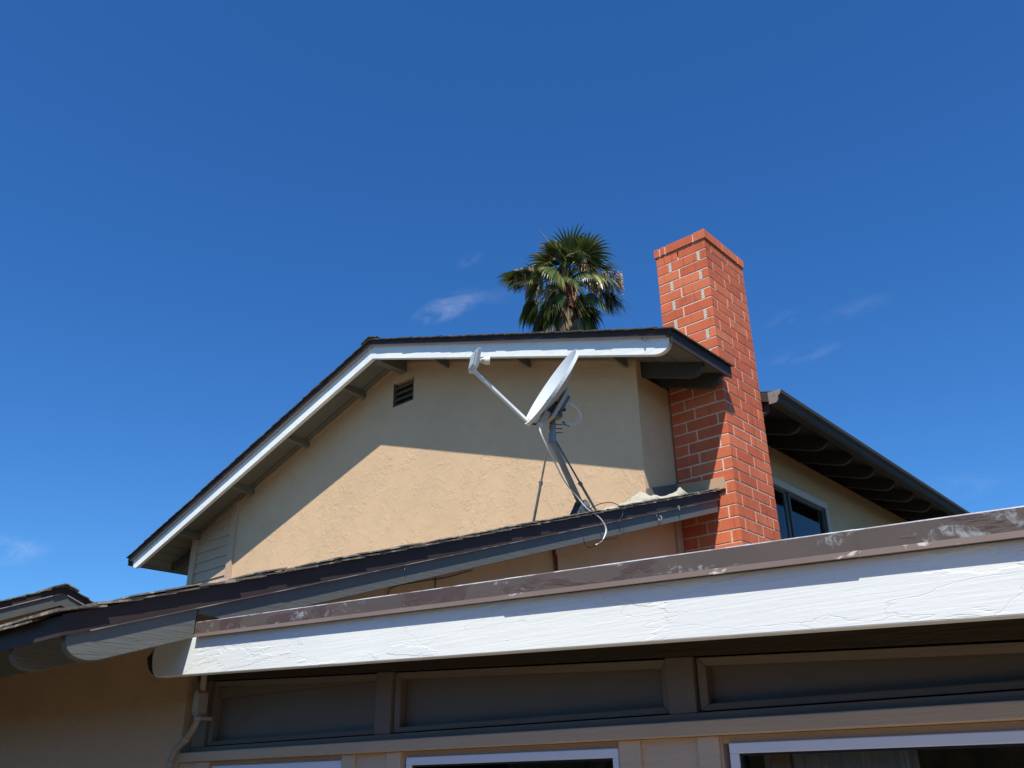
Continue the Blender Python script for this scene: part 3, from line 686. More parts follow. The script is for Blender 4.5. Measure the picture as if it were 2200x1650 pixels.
for wi, (x0, x1) in enumerate(wins):
    f = MB(); t = .022; zt_, zb_ = .076, -.78; ya, yb = YW-.002, YW+.045
    f.box(x0, x1, ya, yb, zt_-t, zt_); f.box(x0, x1, ya, yb, zb_, zb_+t); f.box(x0, x0+.022, ya, yb, zb_+t, zt_-t); f.box(x1-.018, x1, ya, yb, zb_+t, zt_-t)
    wo = f.build('window', M['win_white'], pr, bevel=.002)
    p = MB(); p.box(x0+.022, x1-.018, YW+.016, YW+.020, zb_+t, zt_-t); p.build('pane', M['glass'], wo)
    q = MB(); q.box(x0+.022, x0+.030, YW+.004, YW+.03, zb_+t, zt_-t); q.box(x0+.030, x1-.018, YW+.004, YW+.014, zt_-t-.005, zt_-t); q.build('gasket', M['black'], wo)
rm = MB(); rm.box(-3.46, XB1, 3.6, 3.62, GZ, .44); rm.box(-3.46, XB1, YW+.08, 3.6, GZ+.02, GZ+.04)
rm.box(XB1, XB1+.02, YW+.06, 3.6, GZ, .30); rm.build('interior', M['room'], pr)
cu = MB(); k_ = 46
for i in range(k_):
    xa_ = -1.03+i*.0075; ya_ = YW+.085+.010*math.sin(i*1.7); yb_ = YW+.085+.010*math.sin((i+1)*1.7)
    cu.add([(xa_, ya_, -.8), (xa_+.0075, yb_, -.8), (xa_+.0075, yb_, .06), (xa_, ya_, .06), (xa_, ya_+.003, -.8), (xa_+.0075, yb_+.003, -.8), (xa_+.0075, yb_+.003, .06), (xa_, ya_+.003, .06)], [(0, 1, 2, 3), (7, 6, 5, 4), (3, 2, 6, 7), (0, 4, 5, 1)])
cu.build('curtain', M['blind'], pr)
cl = MB()
for x in (-.92, -.50): cl.box(x, x+.014, 2.3, 2.32, -1.2, .3)
cl.box(-1.0, -.955, 2.02, 2.05, -1.2, .3); cl.build('interior_post', M['siding'], pr)

# ================================================================== conduit on the patio corner
cd = thing('electrical_conduit', (-3.4, 1.93, -1.0), 'bent painted electrical conduit with oval junction cover under the white beam', 'conduit')
c = MB(); c.tube(smoothpath([(-3.300, 1.915, .255), (-3.308, 1.915, .232), (-3.335, 1.915, .200), (-3.385, 1.915, .166), (-3.440, 1.915, .138), (-3.462, 1.915, .100), (-3.466, 1.915, .05), (-3.466, 1.915, -.6), (-3.466, 1.915, GZ+.02)], 6), .0125, 12)
c.tube([(-3.298, 1.918, .345), (-3.298, 1.918, .47)], .0125, 12)
c.build('pipe', M['conduit'], cd, smooth=True)
def oval(cx, cz, w, h, n=10):
    pts = []
    for k in range(n+1):
        a = math.pi*k/n; pts.append((cx+w*math.cos(a), cz+h-w+w*math.sin(a)))
    for k in range(n+1):
        a = math.pi+math.pi*k/n; pts.append((cx+w*math.cos(a), cz-h+w+w*math.sin(a)))
    return pts
c = MB(); c.prism(oval(-3.300, .302, .018, .048), 'y', 1.898, 1.938); bx = c.build('junction_body', M['conduit'], cd, bevel=.003)
c = MB(); c.prism(oval(-3.298, .303, .0185, .045), 'y', 1.893, 1.8975); c.build('cover', M['conduit_cover'], bx, bevel=.0015)
for z in (.340, .266): c = MB(); c.tube([(-3.298, 1.889, z), (-3.298, 1.8935, z)], .0028, 8); c.build('screw', M['steel'], bx)
for pq, rr in ((((-3.301, 1.915, .243), (-3.301, 1.915, .258)), .0155), (((-3.372, 1.915, .172), (-3.357, 1.915, .182)), .0145), (((-3.4655, 1.915, .078), (-3.4658, 1.915, .092)), .0145)):
    c = MB(); c.tube(list(pq), rr, 12); c.build('coupling', M['conduit_cover'], cd)
c = MB(); c.box(-3.300, -3.262, 1.898, 1.906, .237, .249); c.box(-3.266, -3.262, 1.906, 1.953, .237, .249); c.build('strap', M['conduit_cover'], cd)

# ================================================================== roof vent
rv = thing('roof_vent', (-4.1, 2.38, low(2.38)), 'small painted metal roof vent in front of the lap siding', 'roof vent')
v = MB(); x0, x1 = -4.25, -4.0
v.hexa([(x0, 2.27, low(2.27)+.010), (x1, 2.27, low(2.27)+.010), (x1, 2.62, low(2.62)+.010), (x0, 2.62, low(2.62)+.010), (x0+.03, 2.345, low(2.345)+.068), (x1-.01, 2.345, low(2.345)+.068), (x1-.01, 2.54, low(2.54)+.068), (x0+.03, 2.54, low(2.54)+.068)])
v.build('hood', M['vent'], rv, bevel=.003)
v = MB(); v.prism([(2.335, low(2.335)+.022), (2.395, low(2.395)+.022), (2.365, low(2.365)+.058)], 'x', x1-.006, x1+.001); v.build('opening', M['vent_dark'], rv)
v = MB(); v.box(x0-.02, x1+.02, 2.56, 2.64, low(2.64)+.0, low(2.64)+.012); v.build('flange', M['vent'], rv)

# ================================================================== satellite dish
sdsh = thing('satellite_dish', (-3.2, 4.32, low(4.32)), 'grey satellite dish on a bent mast with two bracing rods on the lower roof', 'satellite dish')
A = Vector((-.402, -.768, .497)).normalized(); SD = Vector((0, 0, 1)).cross(A).normalized(); UD = A.cross(SD)
C = Vector((-3.163, 3.997, 2.284))
RX, RY, DEP = .262, .287, .072
def dish_pt(r, a, back=0.0): return C + SD*(RX*r*math.cos(a)) + UD*(RY*r*math.sin(a)) + A*(-DEP*(1-r*r)-back)
nr, na = 14, 64
d = MB(); vs = [dish_pt(0, 0)]; fs = []
for i in range(1, nr+1):
    for k in range(na): vs.append(dish_pt(i/nr, 2*math.pi*k/na))
for k in range(na): fs.append((0, 1+k, 1+(k+1) % na))
for i in range(nr-1):
    for k in range(na):
        a0 = 1+i*na+k; b0 = 1+i*na+(k+1) % na; fs.append((a0, a0+na, b0+na, b0))
nf = len(vs)
# back skin
vs.append(dish_pt(0, 0, .006))
for i in range(1, nr+1):
    for k in range(na): vs.append(dish_pt(i/nr, 2*math.pi*k/na, .006))
bfs = [(nf, nf+1+(k+1) % na, nf+1+k) for k in range(na)]
for i in range(nr-1):
    for k in range(na):
        a0 = nf+1+i*na+k; b0 = nf+1+i*na+(k+1) % na; bfs.append((a0, b0, b0+na, a0+na))
# rolled rim
rim0 = 1+(nr-1)*na; rimb = nf+1+(nr-1)*na; off = len(vs)
for k in range(na):
    a = 2*math.pi*k/na; vs.append(C + SD*((RX+.006)*math.cos(a)) + UD*((RY+.006)*math.sin(a)) + A*.002)
for k in range(na):
    a = 2*math.pi*k/na; vs.append(C + SD*((RX+.007)*math.cos(a)) + UD*((RY+.007)*math.sin(a)) + A*(-.020))
rfs = []
for k in range(na):
    k2 = (k+1) % na
    rfs += [(rim0+k, off+k, off+k2, rim0+k2), (off+k, off+na+k, off+na+k2, off+k2), (off+na+k, rimb+k, rimb+k2, off+na+k2)]
me = bpy.data.meshes.new('reflector'); base = Vector(sdsh['_base'])
me.from_pydata([v*S-base for v in vs], [], fs+bfs+rfs)
for mm in (M['dish'], M['dish_back'], M['dark_steel']): me.materials.append(mm)
me.polygons.foreach_set('material_index', [0]*len(fs)+[1]*len(bfs)+[0]*len(rfs)); me.polygons.foreach_set('use_smooth', [True]*(len(fs)+len(bfs))+[False]*len(rfs)); me.update()
ro = bpy.data.objects.new('reflector', me); COL.objects.link(ro); ro.parent = sdsh; ro['_base'] = tuple(base)
# mast and bent arm
T = Vector((-3.2, 4.045, 2.15))
mk = MB(); mk.tube([(-3.2, 4.052, 2.10), (-3.2, 4.045, 2.0), (-3.2, 4.041, 1.945), (-3.2, 4.050, 1.920), (-3.2, 4.068, 1.896), (-3.2, 4.19, 1.735), (-3.2, 4.315, 1.572)], .0195, 16)
mk.build('mast', M['steel'], sdsh, smooth=True)
mk = MB(); mk.tube([(-3.2, 4.0405, 1.925), (-3.2, 4.044, 1.985)], .0248, 16); mk.build('mast_collar', M['steel'], sdsh); mk = MB(); mk.tube([(-3.2, 4.046, 2.02), (-3.2, 4.046, 2.035)], .0235, 16)
mk.build('mast_collar', M['steel'], sdsh, smooth=False)
for z in (1.995, 2.022, 2.05):
    mk = MB(); mk.tube([(-3.185, 4.06, z), (-3.150, 4.085, z-.004)], .0035, 6); mk.build('bolt', M['dark_steel'], sdsh)
# foot: two ears and a plate on the shingles
ft = MB(); z0 = low(4.32)+.012
ft.hexa([(-3.29, 4.20, low(4.20)+.018), (-3.135, 4.20, low(4.20)+.018), (-3.135, 4.44, low(4.44)+.018), (-3.29, 4.44, low(4.44)+.018), (-3.29, 4.20, low(4.20)+.024), (-3.135, 4.20, low(4.20)+.024), (-3.135, 4.44, low(4.44)+.024), (-3.29, 4.44, low(4.44)+.024)])
fto = ft.build('foot_plate', M['dark_steel'], sdsh)
for xo in (-3.232, -3.172):
    e = MB(); pts = [(4.215, low(4.215)+.024)] + [(4.315+.040*math.cos(t), 1.572+.040*math.sin(t)) for t in [math.pi*.95-k*math.pi/8*.95 for k in range(9)]] + [(4.40, low(4.40)+.024)]
    e.prism(pts, 'x', xo, xo+.005); e.build('ear', M['dark_steel'], fto)
e = MB(); e.tube([(-3.164, 4.317, 1.575), (-3.160, 4.317, 1.575)], .030, 20); e.tube([(-3.160, 4.317, 1.575), (-3.152, 4.317, 1.575)], .011, 6)
e.build('pivot_disc', M['steel'], fto)
def rod(p0, p1, mat, clamp_t):
    p0, p1 = Vector(p0), Vector(p1); q = p0.lerp(p1, clamp_t)
    r = MB(); r.tube([p0, q], .0062, 10); r.tube([q, p1], .0088, 10); r.box(p1.x-.022, p1.x+.022, p1.y-.02, p1.y+.02, p1.z-.006, p1.z+.001)
    ro = r.build('brace_rod', mat, sdsh, smooth=False)
    c = MB(); dr = (p1-p0).normalized(); c.tube([q-dr*.012, q+dr*.012], .0125, 8); sdv = dr.cross(Vector((0, 1, 0))).normalized(); c.tube([q-sdv*.022, q+sdv*.010], .005, 6)
    c.build('clamp', mat, ro)
rod((-3.215, 4.03, 1.945), (-3.6, 4.31, low(4.31)+.030), M['rod'], .50)
rod((-3.185, 4.055, 1.94), (-3.30, 4.607, low(4.607)+.030), M['rod_dark'], .60)
# azimuth/elevation bracket behind the dish
V = Vector
bA = -A; 
def obox(c, ax, ay, az, hx, hy, hz):
    c = V(c); pts = []
    for sz in (-1, 1):
        for sx, sy in ((-1, -1), (1, -1), (1, 1), (-1, 1)): pts.append(c+ax*hx*sx+ay*hy*sy+az*hz*sz)
    return pts
br = MB()
H0 = V((A.x, A.y, 0)).normalized()
br.hexa([*[T+SD*s+H0*h+V((0, 0, z)) for s, h, z in ((-.034, -.060, -.055), (.034, -.060, -.055), (.034, .055, -.055), (-.034, .055, -.055), (-.034, -.050, .030), (.034, -.050, .030), (.034, .020, .075), (-.034, .020, .075))]])
bro = br.build('mount_bracket', M['dark_steel'], sdsh, bevel=.003)
b2 = MB(); b2.hexa(obox(C-UD*.085-A*(DEP+.030), SD, UD, A, .060, .125, .012)); b2.hexa(obox(C-UD*.225-A*(.066), SD, UD, A, .026, .05, .020)); b2.build('back_plate', M['dish_back'], sdsh, bevel=.004)
b3 = MB(); b3.hexa(obox(C-UD*.06-A*(DEP+.045), SD, UD, A, .045, .055, .020)); b3.build('pivot_block', M['dark_steel'], bro, bevel=.003)
for q in ((.0345, -.020, .035), (.0345, .010, -.02), (.0345, -.030, -.030), (.0345, -.050, .010)): 
    p = T+SD*q[0]+H0*q[1]+V((0, 0, q[2])); b4 = MB(); b4.tube([p, p+SD*.012], .007, 6); b4.build('bolt', M['black'], bro)
p = T-H0*.062+V((0, 0, -.005)); b4 = MB(); b4.tube([p+SD*.03, p+SD*.045-H0*.012], .012, 8); b4.build('adjuster_knob', M['black'], bro)
b5 = MB(); p = T-H0*.058; b5.tube([p+V((0, 0, -.05))+SD*.02, p+V((0, 0, .05))+SD*.02], .006, 8); b5.build('adjuster_screw', M['steel'], bro)
b6 = MB(); b6.tube([T+V((0, 0, -.06))+H0*.03+SD*.02, T+V((0, 0, -.085))+H0*.034+SD*.02], .009, 8); b6.build('clamp_nut', M['black'], bro)
# feed arm and LNB head
AB = V((-3.331, 3.974, 2.077)); AT = V((-3.461, 3.607, 2.355)); ad = (AT-AB).normalized(); aup = SD.cross(ad).normalized()
arm = MB(); arm.hexa([*[AB-ad*.01+SD*a*.013+aup*b*.009 for a, b in ((-1, -1), (1, -1), (1, 1), (-1, 1))], *[AT+SD*a*.013+aup*b*.009 for a, b in ((-1, -1), (1, -1), (1, 1), (-1, 1))]])
armo = arm.build('feed_arm', M['dish'], sdsh, bevel=.002)
ab = MB(); ab.hexa(obox(AB+ad*.0, SD, ad, aup, .018, .022, .014)); ab.build('arm_bracket', M['dish_back'], armo, bevel=.002)
lt = V((-3.411, 3.587, 2.460)); ld = (lt-AT).normalized()
ln = MB(); cc = AT.lerp(lt, .52)+ad*.005
nf_ = ld.cross(SD).normalized()
ln.hexa(obox(cc, SD, ld, nf_, .060, .058, .013)); ln.hexa(obox(cc-nf_*.018, SD, ld, nf_, .045, .045, .006)); ln.hexa(obox(AT+ld*.004, SD, ld, nf_, .022, .014, .010))
lno = ln.build('receiver_head', M['dish'], sdsh, bevel=.004)
hp = AT.lerp(lt, .55); tgt = C-A*DEP; hd = (V((-3.375, 3.660, 2.416))-hp).normalized()
hn = MB(); hn.tube([hp, hp+hd*.045], .013, 12); hn.tube([hp+hd*.028+SD*.02, hp+hd*.045+SD*.02], .008, 8); hn.build('horn_neck', M['cream'], lno)
hn = MB(); hn.tube([hp+hd*.040, hp+hd*.056, hp+hd*.086], [.017, .024, .027], 16); hn.build('feed_horn', M['cream'], lno)
# coax pigtails looping behind the bracket
L1 = [V((-3.160, 4.067, 2.171)), V((-3.128, 4.085, 2.186)), V((-3.098, 4.112, 2.186)), V((-3.072, 4.165, 2.135)), V((-3.095, 4.175, 2.085)), V((-3.135, 4.150, 2.066)), V((-3.172, 4.112, 2.078))]
for o_, z_ in ((V((0, 0, 0)), 0), (V((.006, .004, -.010)), 1)):
    c = MB(); c.tube(smoothpath([p+o_*(0.3 if i < 2 else 1) for i, p in enumerate(L1)], 6), .0050, 8); c.build('coax_loop', M['cable'], sdsh, smooth=True)
c = MB(); c.tube([V((-3.172, 4.112, 2.078)), V((-3.150, 4.138, 2.068))], .0058, 8); c.build('connector', M['black'], sdsh); c = MB(); c.tube([V((-3.166, 4.116, 2.066)), V((-3.140, 4.150, 2.054))], .0058, 8); c.build('connector', M['black'], sdsh)
c = MB(); c.tube(smoothpath([AB-ad*.01-aup*.012, V((-3.30, 3.99, 2.062)), V((-3.262, 4.005, 2.066)), V((-3.235, 4.03, 2.09))], 5), .006, 8); c.build('arm_cable', M['black'], sdsh, smooth=True)

# white coax from the dish over the roof edge
cabp = [(-3.222, 3.985, 2.085), (-3.175, 3.915, 2.02), (-3.160, 3.872, 1.955), (-3.155, 3.905, 1.885), (-3.158, 3.985, 1.800), (-3.158, 4.09, 1.680), (-3.150, 4.205, 1.600), (-3.128, 4.265, 1.538), (-3.096, 4.352, 1.488), (-3.090, 4.402, 1.425), (-3.094, 4.372, 1.357), (-3.100, 4.300, 1.308), (-3.106, 4.240, 1.286), (-3.125, 4.224, 1.310), (-3.128, 4.217, 1.345)]
c = MB(); c.tube(smoothpath(cabp[:12], 7), .0036, 8); c.tube(smoothpath([V(p)+V((.002, .006, -.003)) for p in cabp[:10]]+[V(cabp[10])+V((.001, .003, 0))], 7), .0027, 8)
oc = thing('coax_cable', (-3.15, 4.2, 1.55), 'white twin coax cable running down the dish mast and over the roof edge', 'cable')
c.build('white_cable', M['cable'], oc, smooth=True)
c = MB(); c.tube(smoothpath(cabp[10:], 7), .0034, 8); c.build('dark_end', M['black'], oc, smooth=True)
# thin dark cable loop by the cloth
dc = [(-3.14, 4.29, 1.532), (-3.115, 4.38, 1.585), (-3.10, 4.50, 1.618), (-3.088, 4.585, 1.600), (-3.086, 4.592, 1.555), (-3.088, 4.548, 1.498), (-3.090, 4.556, 1.430), (-3.092, 4.512, 1.390), (-3.098, 4.43, 1.368), (-3.12, 4.37, 1.362)]
c = MB(); c.tube(smoothpath(dc, 7), .0026, 8); ob = c.build('dark_cable', M['black'], smooth=True); tagmesh(ob, 'thin dark cable looping over the roof edge beside the cream cloth', 'cable')
# hooks and clips on the barge board
for (y, z), lab in (((5.085, 1.652), 'small steel cup hook on the grey barge board below the cloth'), ((5.335, 1.765), 'small metal clip on the grey barge board nearest the chimney')):
    h = MB(); xx = XK-.015
    if y < 5.2: h.tube(smoothpath([(xx, y, z), (xx+.022, y, z-.004), (xx+.030, y-.006, z-.026), (xx+.014, y-.010, z-.034), (xx+.008, y-.010, z-.020)], 5), .0042, 8); h.tube(smoothpath([(xx+.010, y-.02, z+.035), (xx+.012, y-.038, z+.010), (xx+.012, y-.030, z-.022), (xx+.010, y-.002, z-.038)], 5), .0022, 6)
    else: h.tube([(xx, y, z), (xx+.02, y, z)], .009, 8); h.tube([(xx+.02, y+.004, z+.012), (xx+.024, y+.004, z-.02)], .004, 6)
    o = h.build('cup_hook' if y < 5.2 else 'metal_clip', M['steel']); tagmesh(o, lab, 'hook' if y < 5.2 else 'clip')
h = MB(); xx = XK-.015; h.tube([(xx, 2.78, .935), (xx+.010, 2.78, .935)], .0022, 6); h.tube([(xx+.009, 2.78, .936), (xx+.010, 2.78, .924)], .0022, 6)
tagmesh(h.build('bent_nail', M['steel']), 'bent nail in the grey barge board left of the flashing joint', 'nail')
# conduit drop and stray wires on the lower side wall
h = MB(); h.tube(smoothpath([(XW+.012, 4.37, 1.42), (XW+.012, 4.376, 1.33), (XW+.012, 4.39, 1.24), (XW+.012, 4.39, .5)], 4), .009, 8); h.tube([(XW+.016, 4.345, 1.42), (XW+.016, 4.36, 1.20)], .003, 6)
tagmesh(h.build('wall_pipe', M['fibre'], smooth=True), 'thin rusty pipe on the shaded wall between roof edge and flashing', 'pipe')
h = MB(); h.tube(smoothpath([(XW+.008, 3.00, .86), (XW+.010, 3.02, .925), (XW+.010, 3.21, .985), (XW+.012, 3.42, 1.04), (XW+.012, 3.62, 1.112)], 6), .0026, 6); h.tube([(XW+.006, 3.33, .9), (XW+.006, 3.336, 1.03)], .0026, 6)
tagmesh(h.build('stray_wire', M['black'], smooth=True), 'thin black wire sagging along the shaded wall above the flashing', 'wire')

# ================================================================== cloth on the roof
def cloth():
    nu, nv = 70, 16; vs = []; fs = []
    import mathutils.noise as mn
    prof = [(0, .012), (.08, .032), (.15, .022), (.25, .050), (.34, .058), (.42, .085), (.48, .112), (.54, .104), (.62, .075), (.72, .052), (.82, .046), (.9, .058), (.96, .085), (1.0, .05)]
    def hgt(u):
        for (a, h0), (b, h1) in zip(prof[:-1], prof[1:]):
            if a <= u <= b: t = (u-a)/(b-a); t = t*t*(3-2*t); return h0+(h1-h0)*t
        return .04
    for i in range(nu+1):
        u = i/nu; y = 4.52+u*.99; wd = .085+.05*math.sin(u*math.pi)+.03*mn.noise(V((u*6, 1, 2)))
        for j in range(nv+1):
            v = j/nv; x = XK+.000 - v*wd*1.6 - .004
            arch = math.sin(min(1, v*1.08)*math.pi)**.55 if 0 < v < .93 else 0
            fold = .75+.6*mn.noise(V((u*11, v*2.6, 4)))+.35*mn.noise(V((u*30, v*6, 9)))
            z = low(y)+.018+.72*hgt(u)*arch*min(1.25, max(.55, fold))
            vs.append((x+.012*mn.noise(V((u*14, v*4, 7))), y+.015*mn.noise(V((u*10, v*7, 1))), z))
    for i in range(nu):
        for j in range(nv):
            a = i*(nv+1)+j; fs.append((a, a+1, a+nv+2, a+nv+1))
    m = MB(); m.add(vs, fs); o = m.build('cloth', M['rag'], smooth=True)
    sm = o.modifiers.new('solid', 'SOLIDIFY'); sm.thickness = .003
    tagmesh(o, 'crumpled cream cloth lying on the lower roof edge beside the brick chimney', 'cloth')
cloth()

# ================================================================== neighbouring gabled building at left
nb = thing('garage', (-11.3, 4.4, GZ), 'dark trimmed low gabled building at far left behind the roof corner', 'garage')
GX = -11.0; GYR, GZR = 4.42, 2.215; GSL = .40
gs = lambda y: GZR - GSL*abs(y-GYR)
w_ = MB(); w_.prism([(2.4, GZ), (6.4, GZ), (6.4, gs(6.4)-.07), (GYR, GZR-.07), (2.4, gs(2.4)-.07)], 'x', GX-.45, GX-.35); w_.box(-16, GX-.45, 2.4, 2.5, GZ, gs(2.4)-.1); w_.box(-16, GX-.45, 6.3, 6.4, GZ, gs(6.4)-.1)
w_.build('wall', M['stucco'], nb)
def gslab(mb, y0, y1, x0, x1, t0, t1):
    mb.prism([(y0, gs(y0)+t0), (y1, gs(y1)+t0), (y1, gs(y1)+t1), (y0, gs(y0)+t1)], 'x', x0, x1)
r_ = MB(); gslab(r_, 1.9, GYR, -16, GX-.002, -.05, .0); gslab(r_, GYR, 6.9, -16, GX-.002, -.05, .0); gro = r_.build('roof', M['soffit'], nb)
t_ = MB(); y = 1.9
while y < 6.9:
    y1 = y+.15
    if y < GYR < y1: y1 = GYR
    lo, hi = (y, y1) if y < GYR else (y1, y)
    l = .012+jit(.004); dx = GX+.03+jit(.01)
    t_.hexa([(-16, lo, gs(lo)+l), (dx, lo, gs(lo)+l), (dx, hi, gs(hi)+.003), (-16, hi, gs(hi)+.003), (-16, lo, gs(lo)+l+.014), (dx, lo, gs(lo)+l+.014), (dx, hi, gs(hi)+.014), (-16, hi, gs(hi)+.014)])
    y = y1
for sg in (-1, 1): t_.hexa([(GX-.4, GYR, GZR+.03), (GX+.05, GYR, GZR+.03), (GX+.05, GYR+sg*.16, GZR-.038), (GX-.4, GYR+sg*.16, GZR-.038), (GX-.4, GYR, GZR+.045), (GX+.05, GYR, GZR+.045), (GX+.05, GYR+sg*.16, GZR-.018), (GX-.4, GYR+sg*.16, GZR-.018)])
t_.build('shingles', M['shingle_low'], gro)
t_ = MB(); gslab(t_, 1.9, GYR, GX-.002, GX+.008, -.065, .004); gslab(t_, GYR, 6.9, GX-.002, GX+.008, -.065, .004); dg = t_.build('drip_edge', M['dark_metal'], gro)
t_ = MB(); gslab(t_, 1.9, GYR-.05, GX-.002, GX+.012, -.076, -.066); gslab(t_, GYR+.05, 6.9, GX-.002, GX+.012, -.076, -.066); t_.build('drip_edge_lip', M['lip_sun_tone'], dg)
t_ = MB(); gslab(t_, 1.9, GYR, GX-.045, GX-.004, -.215, -.05); t_.build('barge_board', M['grey_barge'], nb, bevel=.004)
t_ = MB(); gslab(t_, GYR, 6.9, GX-.045, GX-.004, -.215, -.05); t_.build('barge_board', M['grey_barge'], nb, bevel=.004)

# ================================================================== added leafy blocker behind the viewer: cuts low sky light, reflects in the panes
def sky_blocker():
    import mathutils.noise as mn
    mb = MB(); pts = [(-16, -7), (10, -7.5), (11, 12)]
    for (ax, ay), (bx_, by_) in zip(pts[:-1], pts[1:]):
        n = 60; vs = []; prof_ = [(-1.0, GZ), (-1.05, 0), (-.9, 1.1), (-.4, 1.9), (.3, 2.0), (.9, 1.2), (1.05, 0), (1.0, GZ)]
        dx, dy = bx_-ax, by_-ay; ln = math.hypot(dx, dy); nx, ny = -dy/ln, dx/ln
        for i in range(n+1):
            t = i/n
            for (o, z) in prof_:
                k = mn.noise(V((t*ln*.7, o*1.3, z*.8+ax)))*.45; zz = z if z == GZ else z+k*1.6
                vs.append((ax+dx*t+nx*(o*1.1+k), ay+dy*t+ny*(o*1.1+k), zz))
        m = len(prof_); mb.add(vs, [(i*m+j, i*m+j+1, (i+1)*m+j+1, (i+1)*m+j) for i in range(n) for j in range(m-1)])
    mm = Mat('sky_blocker_leaves', (.040, .060, .020), .8, .3); mm.vary(3, .4).vary(14, .5); mm.bump(mm.noise(9, 6, .7), .15)
    o = mb.build('sky_blocker', mm.done()); o['kind'] = 'stuff'
sky_blocker()

# ================================================================== palm
def palm():
    D = 25.2; P = V((-.515, .685, .515)); P = P.normalized()*D
    P = V((P.x, P.y, P.z))
    root = thing('palm_tree', (P.x, P.y, GZ), 'tall fan palm with drooping fronds rising behind the ridge of the house', 'palm tree')
    rnd = random.Random(21)
    tk = MB(); n = 30; pts = []; rs = []
    for i in range(n+1):
        t = i/n; pts.append((P.x+.25*math.sin(t*2.2)-.25*math.sin(2.2), P.y, GZ+(P.z+.05-GZ)*t)); rs.append(.27-.07*t+.010*(i % 2))
    tk.tube(pts, rs, 14); tk.build('trunk', M['trunk'], root)
    right = V((.753, .657, 0)); back = V((-.657, .753, 0)); up = V((0, 0, 1))
    def frond(mb, mbp, az, el, plen, fan, droop, nl=22, spread=1.25, twist=0, wf=1.0, org=(0, 0, 0)):
        """petiole from the heart, then a fan of leaflets"""
        d = (right*math.cos(az)+back*math.sin(az))*math.cos(el)+up*math.sin(el)
        o = P+V((0, 0, -.05))+d*.10+V(org)
        side = d.cross(up).normalized() if abs(d.z) < .97 else right
        mid = o+d*plen*.55+V((0, 0, -droop*.06)); tip = o+d*plen+V((0, 0, -droop*.25))
        mbp.tube([o, mid, tip], [.030, .022, .014], 4, cap=False)
        fd = (tip-mid).normalized(); nrm = side.cross(fd).normalized()
        side = (side*math.cos(twist)+nrm*math.sin(twist)).normalized(); nrm = side.cross(fd).normalized()
        for k in range(nl):
            a = (k/(nl-1)-.5)*2*spread; ll = fan*(1-.28*abs(a)/spread)*rnd.uniform(.88, 1.08)
            ld_ = (fd*math.cos(a)+side*math.sin(a)+nrm*(-.18*abs(math.sin(a)))).normalized()
            w = fan*.076*wf; wd = ld_.cross(nrm).normalized()
            p = tip.copy(); prev = None; segs = 5; dirn = ld_.copy(); vs = []; 
            for s_ in range(segs+1):
                t = s_/segs; ww = w*(.30+1.7*t if t < .42 else max(0.0, 1-(t-.42)/.58)**.8+.05)
                wdir = (wd+V((0, 0, rnd.uniform(-.25, .25)))).normalized()
                vs.append(p-wdir*ww*.5+nrm*ww*.25); vs.append(p+wdir*ww*.5)
                dirn = (dirn+V((0, 0, -droop*(.05+.42*t*t)))).normalized(); p = p+dirn*ll/segs
            mb.add(vs, [(2*i, 2*i+1, 2*i+3, 2*i+2) for i in range(segs)])
    gr = MB(); gp = MB()
    # upright and spreading green fronds
    for i in range(44):
        az = i*2.39996+rnd.uniform(-.2, .2); t = i/43
        el = math.radians(86-112*t**1.1)+rnd.uniform(-.10, .10)
        frond(gr, gp, az, el, .62+.28*math.sin(t*math.pi)+rnd.uniform(-.08, .12), .98+.14*(1-t)-.06+rnd.uniform(-.22, .16), .5+.9*t+rnd.uniform(0, .9), nl=19, spread=1.05+rnd.uniform(-.2, .25), twist=rnd.uniform(-1.0, 1.0))
    # distinctive fans: left arm, lower left, lower right, centre
    for az, el, pl, fn, dr in ((3.25, .18, 1.15, .85, .5), (3.45, .02, .95, .8, .7), (3.55, -.62, .95, .85, 1.0), (-.15, -.25, 1.15, .90, .9), (-.35, -.75, .85, .95, 1.1), (-1.4, .75, .45, .62, .1), (2.6, .45, 1.05, .8, .5), (.3, -.1, 1.1, .9, .9), (5.9, .35, .95, .85, .6), (2.95, -.75, .9, .8, 1.1)):
        frond(gr, gp, az, el, pl, fn, dr, nl=24, spread=1.15, twist=rnd.uniform(-.4, .4))
    gr2, gp2 = gr, gp
    # dead fronds hanging as a skirt
    dd = MB(); dp_ = MB()
    for i in range(44):
        az = i*2.39996+.5+rnd.uniform(-.3, .3); el = math.radians(-28-rnd.uniform(0, 34))
        frond(dd, dp_, az, el, .42+rnd.uniform(-.1, .25), .75+rnd.uniform(-.1, .5), 2.6, nl=20, spread=.55, twist=rnd.uniform(-1, 1), wf=.42, org=(0, 0, -.25-rnd.uniform(0, .5)))
    for i in range(12):
        az = -1.57+rnd.uniform(-.9, .5); frond(dd, dp_, az, math.radians(-52-rnd.uniform(0, 12)), .30+rnd.uniform(0, .25), .9, 2.4, nl=18, spread=.5, twist=rnd.uniform(-1, 1), wf=.38, org=(0, 0, -.45-rnd.uniform(0, .4)))
    # older green fans hanging right beside the trunk
    for az, el, oz in ((-.35, -.5, -.35), (-.1, -.7, -.5), (.3, -.6, -.4), (-.7, -.55, -.45), (2.75, -.55, -.35), (3.2, -.8, -.5), (3.7, -.6, -.35)):
        frond(gr2, gp2, az, el, .50, .85, 1.9, nl=24, spread=.8, twist=rnd.uniform(-.5, .5), org=(0, 0, oz))
    dd.build('dead_fronds', M['dead_frond'], root); dp_.build('dead_petiole', M['dead_frond'], root)
    cr = gr.build('crown', M['frond'], root); gp.build('petiole', M['frond'], cr)
    # seed stalks, straw coloured, drooping
    sd_ = MB()
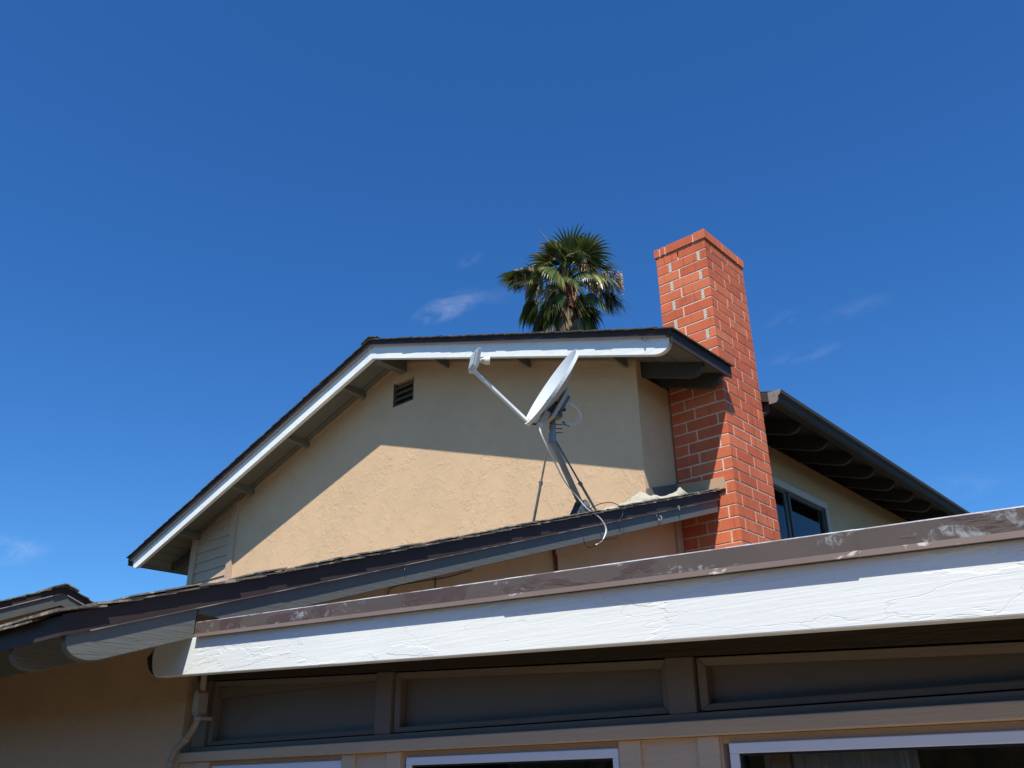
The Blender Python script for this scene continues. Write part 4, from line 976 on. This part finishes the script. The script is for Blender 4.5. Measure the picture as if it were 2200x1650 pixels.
    def stalk(az, el, ln_, hang, n=26, tip_spread=.22):
        d = (right*math.cos(az)+back*math.sin(az))*math.cos(el)+up*math.sin(el)
        pts = [P+d*.1, P+d*ln_*.55+V((0, 0, .06)), P+d*ln_*.9+V((0, 0, .0)), P+d*ln_*1.05+V((0, 0, -.16))]
        pts = smoothpath(pts, 4); sd_.tube(pts, .020, 5)
        for k in range(n):
            q = pts[rnd.randrange(len(pts)//2, len(pts))]+V((rnd.uniform(-1, 1), rnd.uniform(-1, 1), rnd.uniform(-.6, .8)))*tip_spread*.55
            h = hang*rnd.uniform(.35, 1); a = V((rnd.uniform(-.10, .10), rnd.uniform(-.10, .10), -h)); w = rnd.uniform(.008, .024)
            vs = [q-right*w*.4, q+right*w*.4, q+a*.5-right*w+back*w, q+a*.5+right*w, q+a-right*w*.2, q+a+right*w*.2]
            sd_.add(vs, [(0, 1, 3, 2), (2, 3, 5, 4)])
    stalk(.25, .85, 1.05, .75, 60, .34); stalk(.45, .70, 1.1, .65, 44, .30); stalk(3.2, .25, 1.35, .70, 46, .26); stalk(-.05, .12, 1.45, .75, 44, .24); stalk(.1, -.05, 1.2, .95, 26, .22); stalk(-.3, -.1, .9, .95, 22, .2)
    stalk(3.0, .05, 1.0, .85, 22, .2); stalk(2.8, -.1, .6, .75, 16, .2); stalk(-1.7, .1, .5, .6, 14, .2)
    sd_.build('seed_stalks', M['seed'], root)
    fb = MB(); fb.tube([P+V((0, 0, -1.0)), P+V((0, 0, -.8)), P+V((0, 0, -.45)), P+V((0, 0, -.12)), P+V((0, 0, .1))], [.27, .30, .31, .26, .12], 12); fb.build('fibre_sheath', M['fibre'], root)
    bo = MB()
    for sx in (-1, 1): bo.tube([P-back*.30+right*.24*sx+V((0, 0, -.95)), P-back*.34+right*.26*sx+V((0, 0, -.5)), P-back*.30+right*.20*sx+V((0, 0, -.18))], [.035, .04, .03], 6)
    bo.tube([P-back*.36+right*-.02+V((0, 0, -.1)), P-back*.36+right*-.14+V((0, 0, -.5))], [.05, .03], 6)
    bo.build('leaf_boot', M['seed'], root)
palm()
# clean helper properties
for o in bpy.data.objects:
    if '_base' in o.keys(): del o['_base']
